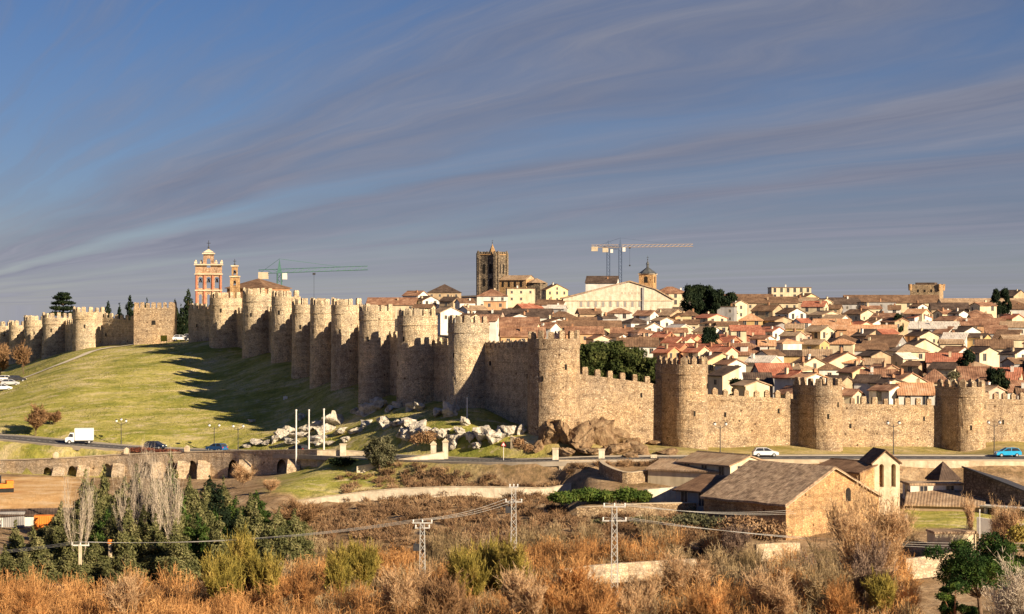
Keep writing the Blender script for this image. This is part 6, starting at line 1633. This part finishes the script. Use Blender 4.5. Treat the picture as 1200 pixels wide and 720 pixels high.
for px, top, Y, r, lab, mt in ((347,480,366,.16,'left of the three tall pale poles by the road','steel_white'),(362,480,365,.15,'middle of the three tall pale poles by the road','steel_white'),(379.5,479,363,.16,'right of the three tall pale poles by the road','steel_white'),(547.5,466,352,.12,'single tall white post before the shaded wall','steel_white'),
        (334.5,464,425,.1,'small white sign post in the shadow edge of the grass hill','steel_white'),(859,531,333,.08,'thin pale pole by the road left of the white car','steel_white'),(1148,597,268,.08,'pale lamp pole before the dark modern building','steel_white')):
    if px == 547.5: Y = onray(547.5, 493, 345, 380).y
    z_ = TP(px, Y); h = ZZ(top, Y)-z_; t = thing('pole', (XX(px, Y), Y, z_), lab, 'pole', 'pale poles')
    mb = MB(); mb.tube((0,0,-.5), (0,0,h-.25), r, r*.85, 10); mb.build('shaft', mt, t); mb = MB(); mb.tube((0,0,h-.25), (0,0,h), r*1.15, r*1.1, 10); mb.build('cap', 'steel_white', t)
    mb = MB(); mb.tube((0,0,-.5), (0,0,.12), r*2.2, r*2, 10); mb.build('base', 'coping', t)
    if px == 334.5: mb = MB(); mb.box(-.45, .45, -.14, -.1, h-.9, h-.1); mb.build('sign_panel', 'steel_white', t)
def sign(px, Y, h, lab, shape, mt):
    z_ = TP(px, Y); t = thing('road_sign', (XX(px, Y), Y, z_), lab, 'road sign'); mb = MB(); mb.tube((0,0,-.3), (0,0,h), .05, .05, 6); mb.build('post', 'steel_white', t)
    mb = MB(); M = Matrix.Translation((0, 0, h-.2))
    if shape == 'tri': mb.slab([(-.45,-.35),(.45,-.35),(0,.45)], -.1, -.06, M)
    else: mb.tube((0,-.1,h-.1), (0,-.06,h-.1), .38, .38, 14)
    o = mb.build('sign_panel', mt, t); 
    if shape == 'tri': mb = MB(); mb.slab([(-.28,-.25),(.28,-.25),(0,.25)], -.11, -.101, M); mb.build('sign_face', 'steel_white', o)
sign(590, 343, 3.0, 'triangular road sign on a post below the pale boulders', 'tri', 'tail_light')
# yellow site board at the hilltop tower
z_ = TP(192, 505); t = thing('notice_board', (XX(192, 505), 505, z_), 'yellow board on posts before the square hilltop tower', 'sign'); mb = MB(); mb.box(-.8, .8, -.05, .05, .9, 2.4); mb.build('panel', 'sign_yellow', t)
for s in (-.7, .7): mb = MB(); mb.tube((s, .09, -.3), (s, .09, 2.4), .05, .05, 5); mb.build('post', 'steel_dark', t)

# ------------------------------------------------------------------ pylons and wires
PY = {}
def pylon(px, top, Y, w0, w1, arms, lab, transformer=False):
    g = TP(px, Y); h = ZZ(top, Y)-g; t = thing('pylon', (XX(px, Y), Y, g), lab, 'pylon', 'lattice pylons'); PY[px] = (XX(px, Y), Y, g, h)
    mb = MB(); f = lambda z_: w0+(w1-w0)*z_/h
    for sx in (-1, 1):
        for sy in (-1, 1): mb.tube((sx*w0, sy*w0, -.5), (sx*w1, sy*w1, h), .06, .055, 4)
    z_ = 0; k = 0
    while z_ < h-.7:
        z2 = min(h, z_+.85)
        for (ax, ay, bx, by) in ((-1,-1,1,-1), (1,-1,1,1), (1,1,-1,1), (-1,1,-1,-1)):
            if k % 2: ax, ay, bx, by = bx, by, ax, ay
            a, b_ = f(z_), f(z2); mb.tube((ax*a, ay*a, z_), (bx*b_, by*b_, z2), .033, .033, 3)
        z_ = z2; k += 1
    mb.build('lattice_mast', 'steel_galv', t)
    for dz, L in arms:
        mb = MB(); mb.box(-L, L, -.1, .1, h-dz-.07, h-dz+.07); a_ = mb.build('crossarm', 'steel_galv', t)
        for s in (-L+.1, 0, L-.1):
            mb = MB(); mb.tube((s, 0, h-dz+.08), (s, 0, h-dz+.4), .08, .05, 6); mb.ball((s,0,h-dz+.28), .11, 6, 4); mb.build('insulator', 'lamp_glass', a_)
    if transformer: mb = MB(); mb.box(-1.05, -.35, -.3, .3, h-3.3, h-2.5); mb.tube((-.85,0,h-2.5), (-.85,0,h-2.2), .06, .05, 5); mb.tube((-.55,0,h-2.5), (-.55,0,h-2.2), .06, .05, 5); mb.build('transformer', 'steel_dark', t)
pylon(720, 594, 226, .42, .26, ((0,1.25),(1.55,1.35)), 'tallest white lattice pylon with two crossarms in front of the rubble wall')
pylon(602, 571, 262, .42, .26, ((0,.6),(1.9,1.1),), 'middle lattice pylon with a dark transformer, before the long curved wall', True)
pylon(495, 613, 244, .40, .24, ((0,1.2),(.6,.9)), 'left lattice pylon with a dark transformer above the thicket', True)
g = TP(94, 250); h = ZZ(639, 250)-g; t = thing('power_pole', (XX(94, 250), 250, g), 'short white concrete power pole in front of the conifer grove', 'pole'); PY[94] = (XX(94, 250), 250, g, h)
mb = MB(); mb.box(-.18, .18, -.14, .14, -.5, h); mb.build('shaft', 'limestone', t); mb = MB(); mb.box(-1.1, 1.1, -.08, .08, h-.1, h+.06); mb.build('crossarm', 'steel_white', t)
for s in (-1, 0, 1): mb = MB(); mb.tube((s,0,h+.06), (s,0,h+.35), .07, .05, 6); mb.build('insulator', 'lamp_glass', t)
g = TP(129, 262); h = ZZ(637, 262)-g; t = thing('power_pole', (XX(129, 262), 262, g), 'stubby pale pole with an orange cap in a gap of the grove', 'pole'); mb = MB(); mb.tube((0,0,-.5), (0,0,h), .3, .25, 8); mb.build('shaft', 'limestone', t); mb = MB(); mb.tube((0,0,h), (0,0,h+.5), .4, .3, 8); mb.build('cap', 'plastic_orange', t)
def wire(a, b_, sag, lab, r=.03, grp='power lines'):
    a, b_ = Vector(a), Vector(b_); mb = MB(); pts = []
    for i in range(17):
        u = i/16; p = a.lerp(b_, u); p.z -= sag*4*u*(1-u); pts.append(p-a)
    for i in range(16): mb.tube(pts[i], pts[i+1], r, r, 4)
    o = mb.build('power_cable', 'steel_galv', None, a); tag(o, lab, 'cable', grp)
def top(k, dx=0, dz=0): x, y, g, h = PY[k]; return (x+dx, y, g+h+.4-dz)
for dx, nm in ((-1, 'left'), (0, 'middle'), (1, 'right')):
    wire(tuple(W(-60, 650+dx*2, 262)), top(94, dx), .3, nm+' cable running from the short pole out past the left edge', .02)
    wire(top(94, dx), top(495, dx, .0), 1.0, nm+' cable crossing the grove between the short pole and left pylon', .02)
    wire(top(495, dx), top(602, dx, 1.9), .5, nm+' cable between the left and middle lattice pylons', .018)
    wire(top(720, dx*1.1, 0), tuple(W(930+dx*3, 600+dx*2, 268)), .6, nm+' cable from the tallest pylon to the church corner', .018)
    wire(top(720, dx*1.2, 1.55), tuple(W(1240, 640+dx*4, 235)), 1.0, nm+' lower cable from the tallest pylon past the right edge', .018)
# people? none near enough to make out

# ------------------------------------------------------------------ sun, sky, camera
sl = bpy.data.lights.new('sun', 'SUN'); sl.energy = SUN_E; sl.angle = R(.5); sl.color = (1.0, .81, .565)
so_ = bpy.data.objects.new('sun', sl); COL.objects.link(so_); so_.rotation_euler = SUN.to_track_quat('Z', 'Y').to_euler()
w = bpy.data.worlds.new('World'); scene.world = w; w.use_nodes = True; nt = w.node_tree; bg = nt.nodes['Background']
sky = nn(nt, 'ShaderNodeTexSky', sky_type='NISHITA'); sky.sun_disc = False; sky.sun_elevation = R(ELEV)
sky.sun_rotation = math.atan2(SUN.x, SUN.y); sky.altitude = 1100; sky.air_density = 1.0; sky.dust_density = .6; sky.ozone_density = 1.5
tc = nn(nt, 'ShaderNodeTexCoord'); sp = nn(nt, 'ShaderNodeSeparateXYZ'); nt.links.new(tc.outputs['Generated'], sp.inputs[0])
def mth(op, a, b_=None, c_=None):
    n = nt.nodes.new('ShaderNodeMath'); n.operation = op
    for i, v in enumerate((a, b_, c_)):
        if v is None: continue
        if hasattr(v, 'links'): nt.links.new(v, n.inputs[i])
        else: n.inputs[i].default_value = v
    return n.outputs[0]
AZ = R(17.8)      # the cirrus bands run towards this bearing, left of the view
zc = mth('MAXIMUM', sp.outputs[2], .0008)
acr = mth('DIVIDE', mth('ADD', mth('MULTIPLY', sp.outputs[0], math.cos(AZ)), mth('MULTIPLY', sp.outputs[1], math.sin(AZ))), zc)
alo = mth('DIVIDE', mth('ADD', mth('MULTIPLY', sp.outputs[0], -math.sin(AZ)), mth('MULTIPLY', sp.outputs[1], math.cos(AZ))), zc)
def cxyz(a, b_, c_): n = nn(nt, 'ShaderNodeCombineXYZ'); [nt.links.new(v, n.inputs[i]) if hasattr(v, 'links') else setattr(n.inputs[i], 'default_value', v) for i, v in enumerate((a, b_, c_))]; return n.outputs[0]
la = mth('LOGARITHM', mth('MAXIMUM', acr, .05), 2.718)
lo_ = mth('LOGARITHM', mth('MAXIMUM', alo, .05), 2.718)
wob = noise(nt, cxyz(la, lo_, 0), 1.6, 3, .5)
lw = mth('ADD', la, mth('MULTIPLY', mth('SUBTRACT', wob, .5), .5))
fine = noise(nt, cxyz(mth('MULTIPLY', lw, 9), mth('MULTIPLY', lo_, 2.0), 3.0), 1.0, 6, .62)
broad = noise(nt, cxyz(mth('MULTIPLY', lw, 2.6), mth('MULTIPLY', lo_, 1.2), 7.0), 1.0, 4, .55)
# cloud cover by distance across the bands (log scale: 0..3.6)
cov = ramp(nt, mth('DIVIDE', lw, 3.6), [(0, (.05,)*3), (.16, (.28,)*3), (.25, (.80,)*3), (.335, (.85,)*3), (.375, (.25,)*3), (.405, (.5,)*3), (.425, (1,)*3), (.47, (.80,)*3), (.53, (.5,)*3), (.57, (.9,)*3), (.62, (.6,)*3), (.72, (.75,)*3), (.80, (.6,)*3), (1, (.7,)*3)])
cc = mth('ADD', cov, mth('MULTIPLY', mth('SUBTRACT', fine, .5), 1.0)); cc = mth('ADD', cc, mth('MULTIPLY', mth('SUBTRACT', broad, .5), 1.2))
cf = nn(nt, 'ShaderNodeClamp'); nt.links.new(cc, cf.inputs[0]); cfac = mth('MULTIPLY', cf.outputs[0], .9)
tint = mixc(nt, 1.0, sky.outputs[0], ramp(nt, sp.outputs[2], [(0, TINT_LO), (.05, TINT_MID), (.15, SKY_TINT)]), 'MULTIPLY')
cl = ramp(nt, sp.outputs[2], [(0, CL_LO), (.05, CL_MID), (.15, CL_HI)])
cl2 = mixc(nt, 1.0, cl, ramp(nt, fine, [(.3, (.80,.81,.86)), (.7, (1.22,1.19,1.13))]), 'MULTIPLY')
nt.links.new(mixc(nt, cfac, tint, cl2), bg.inputs[0]); bg.inputs[1].default_value = SKY_S

cam = bpy.data.cameras.new('camera'); co = bpy.data.objects.new('camera', cam); COL.objects.link(co); scene.camera = co
co.location = (0, 0, 0); co.rotation_euler = (PI/2, 0, 0); cam.sensor_width = 36; cam.lens = 72; cam.clip_end = 20000; cam.clip_start = .5
vs_ = scene.view_settings; vs_.view_transform = 'Standard'; vs_.look = 'None'; vs_.gamma = 1; vs_.use_curve_mapping = False; vs_.exposure = EXPO
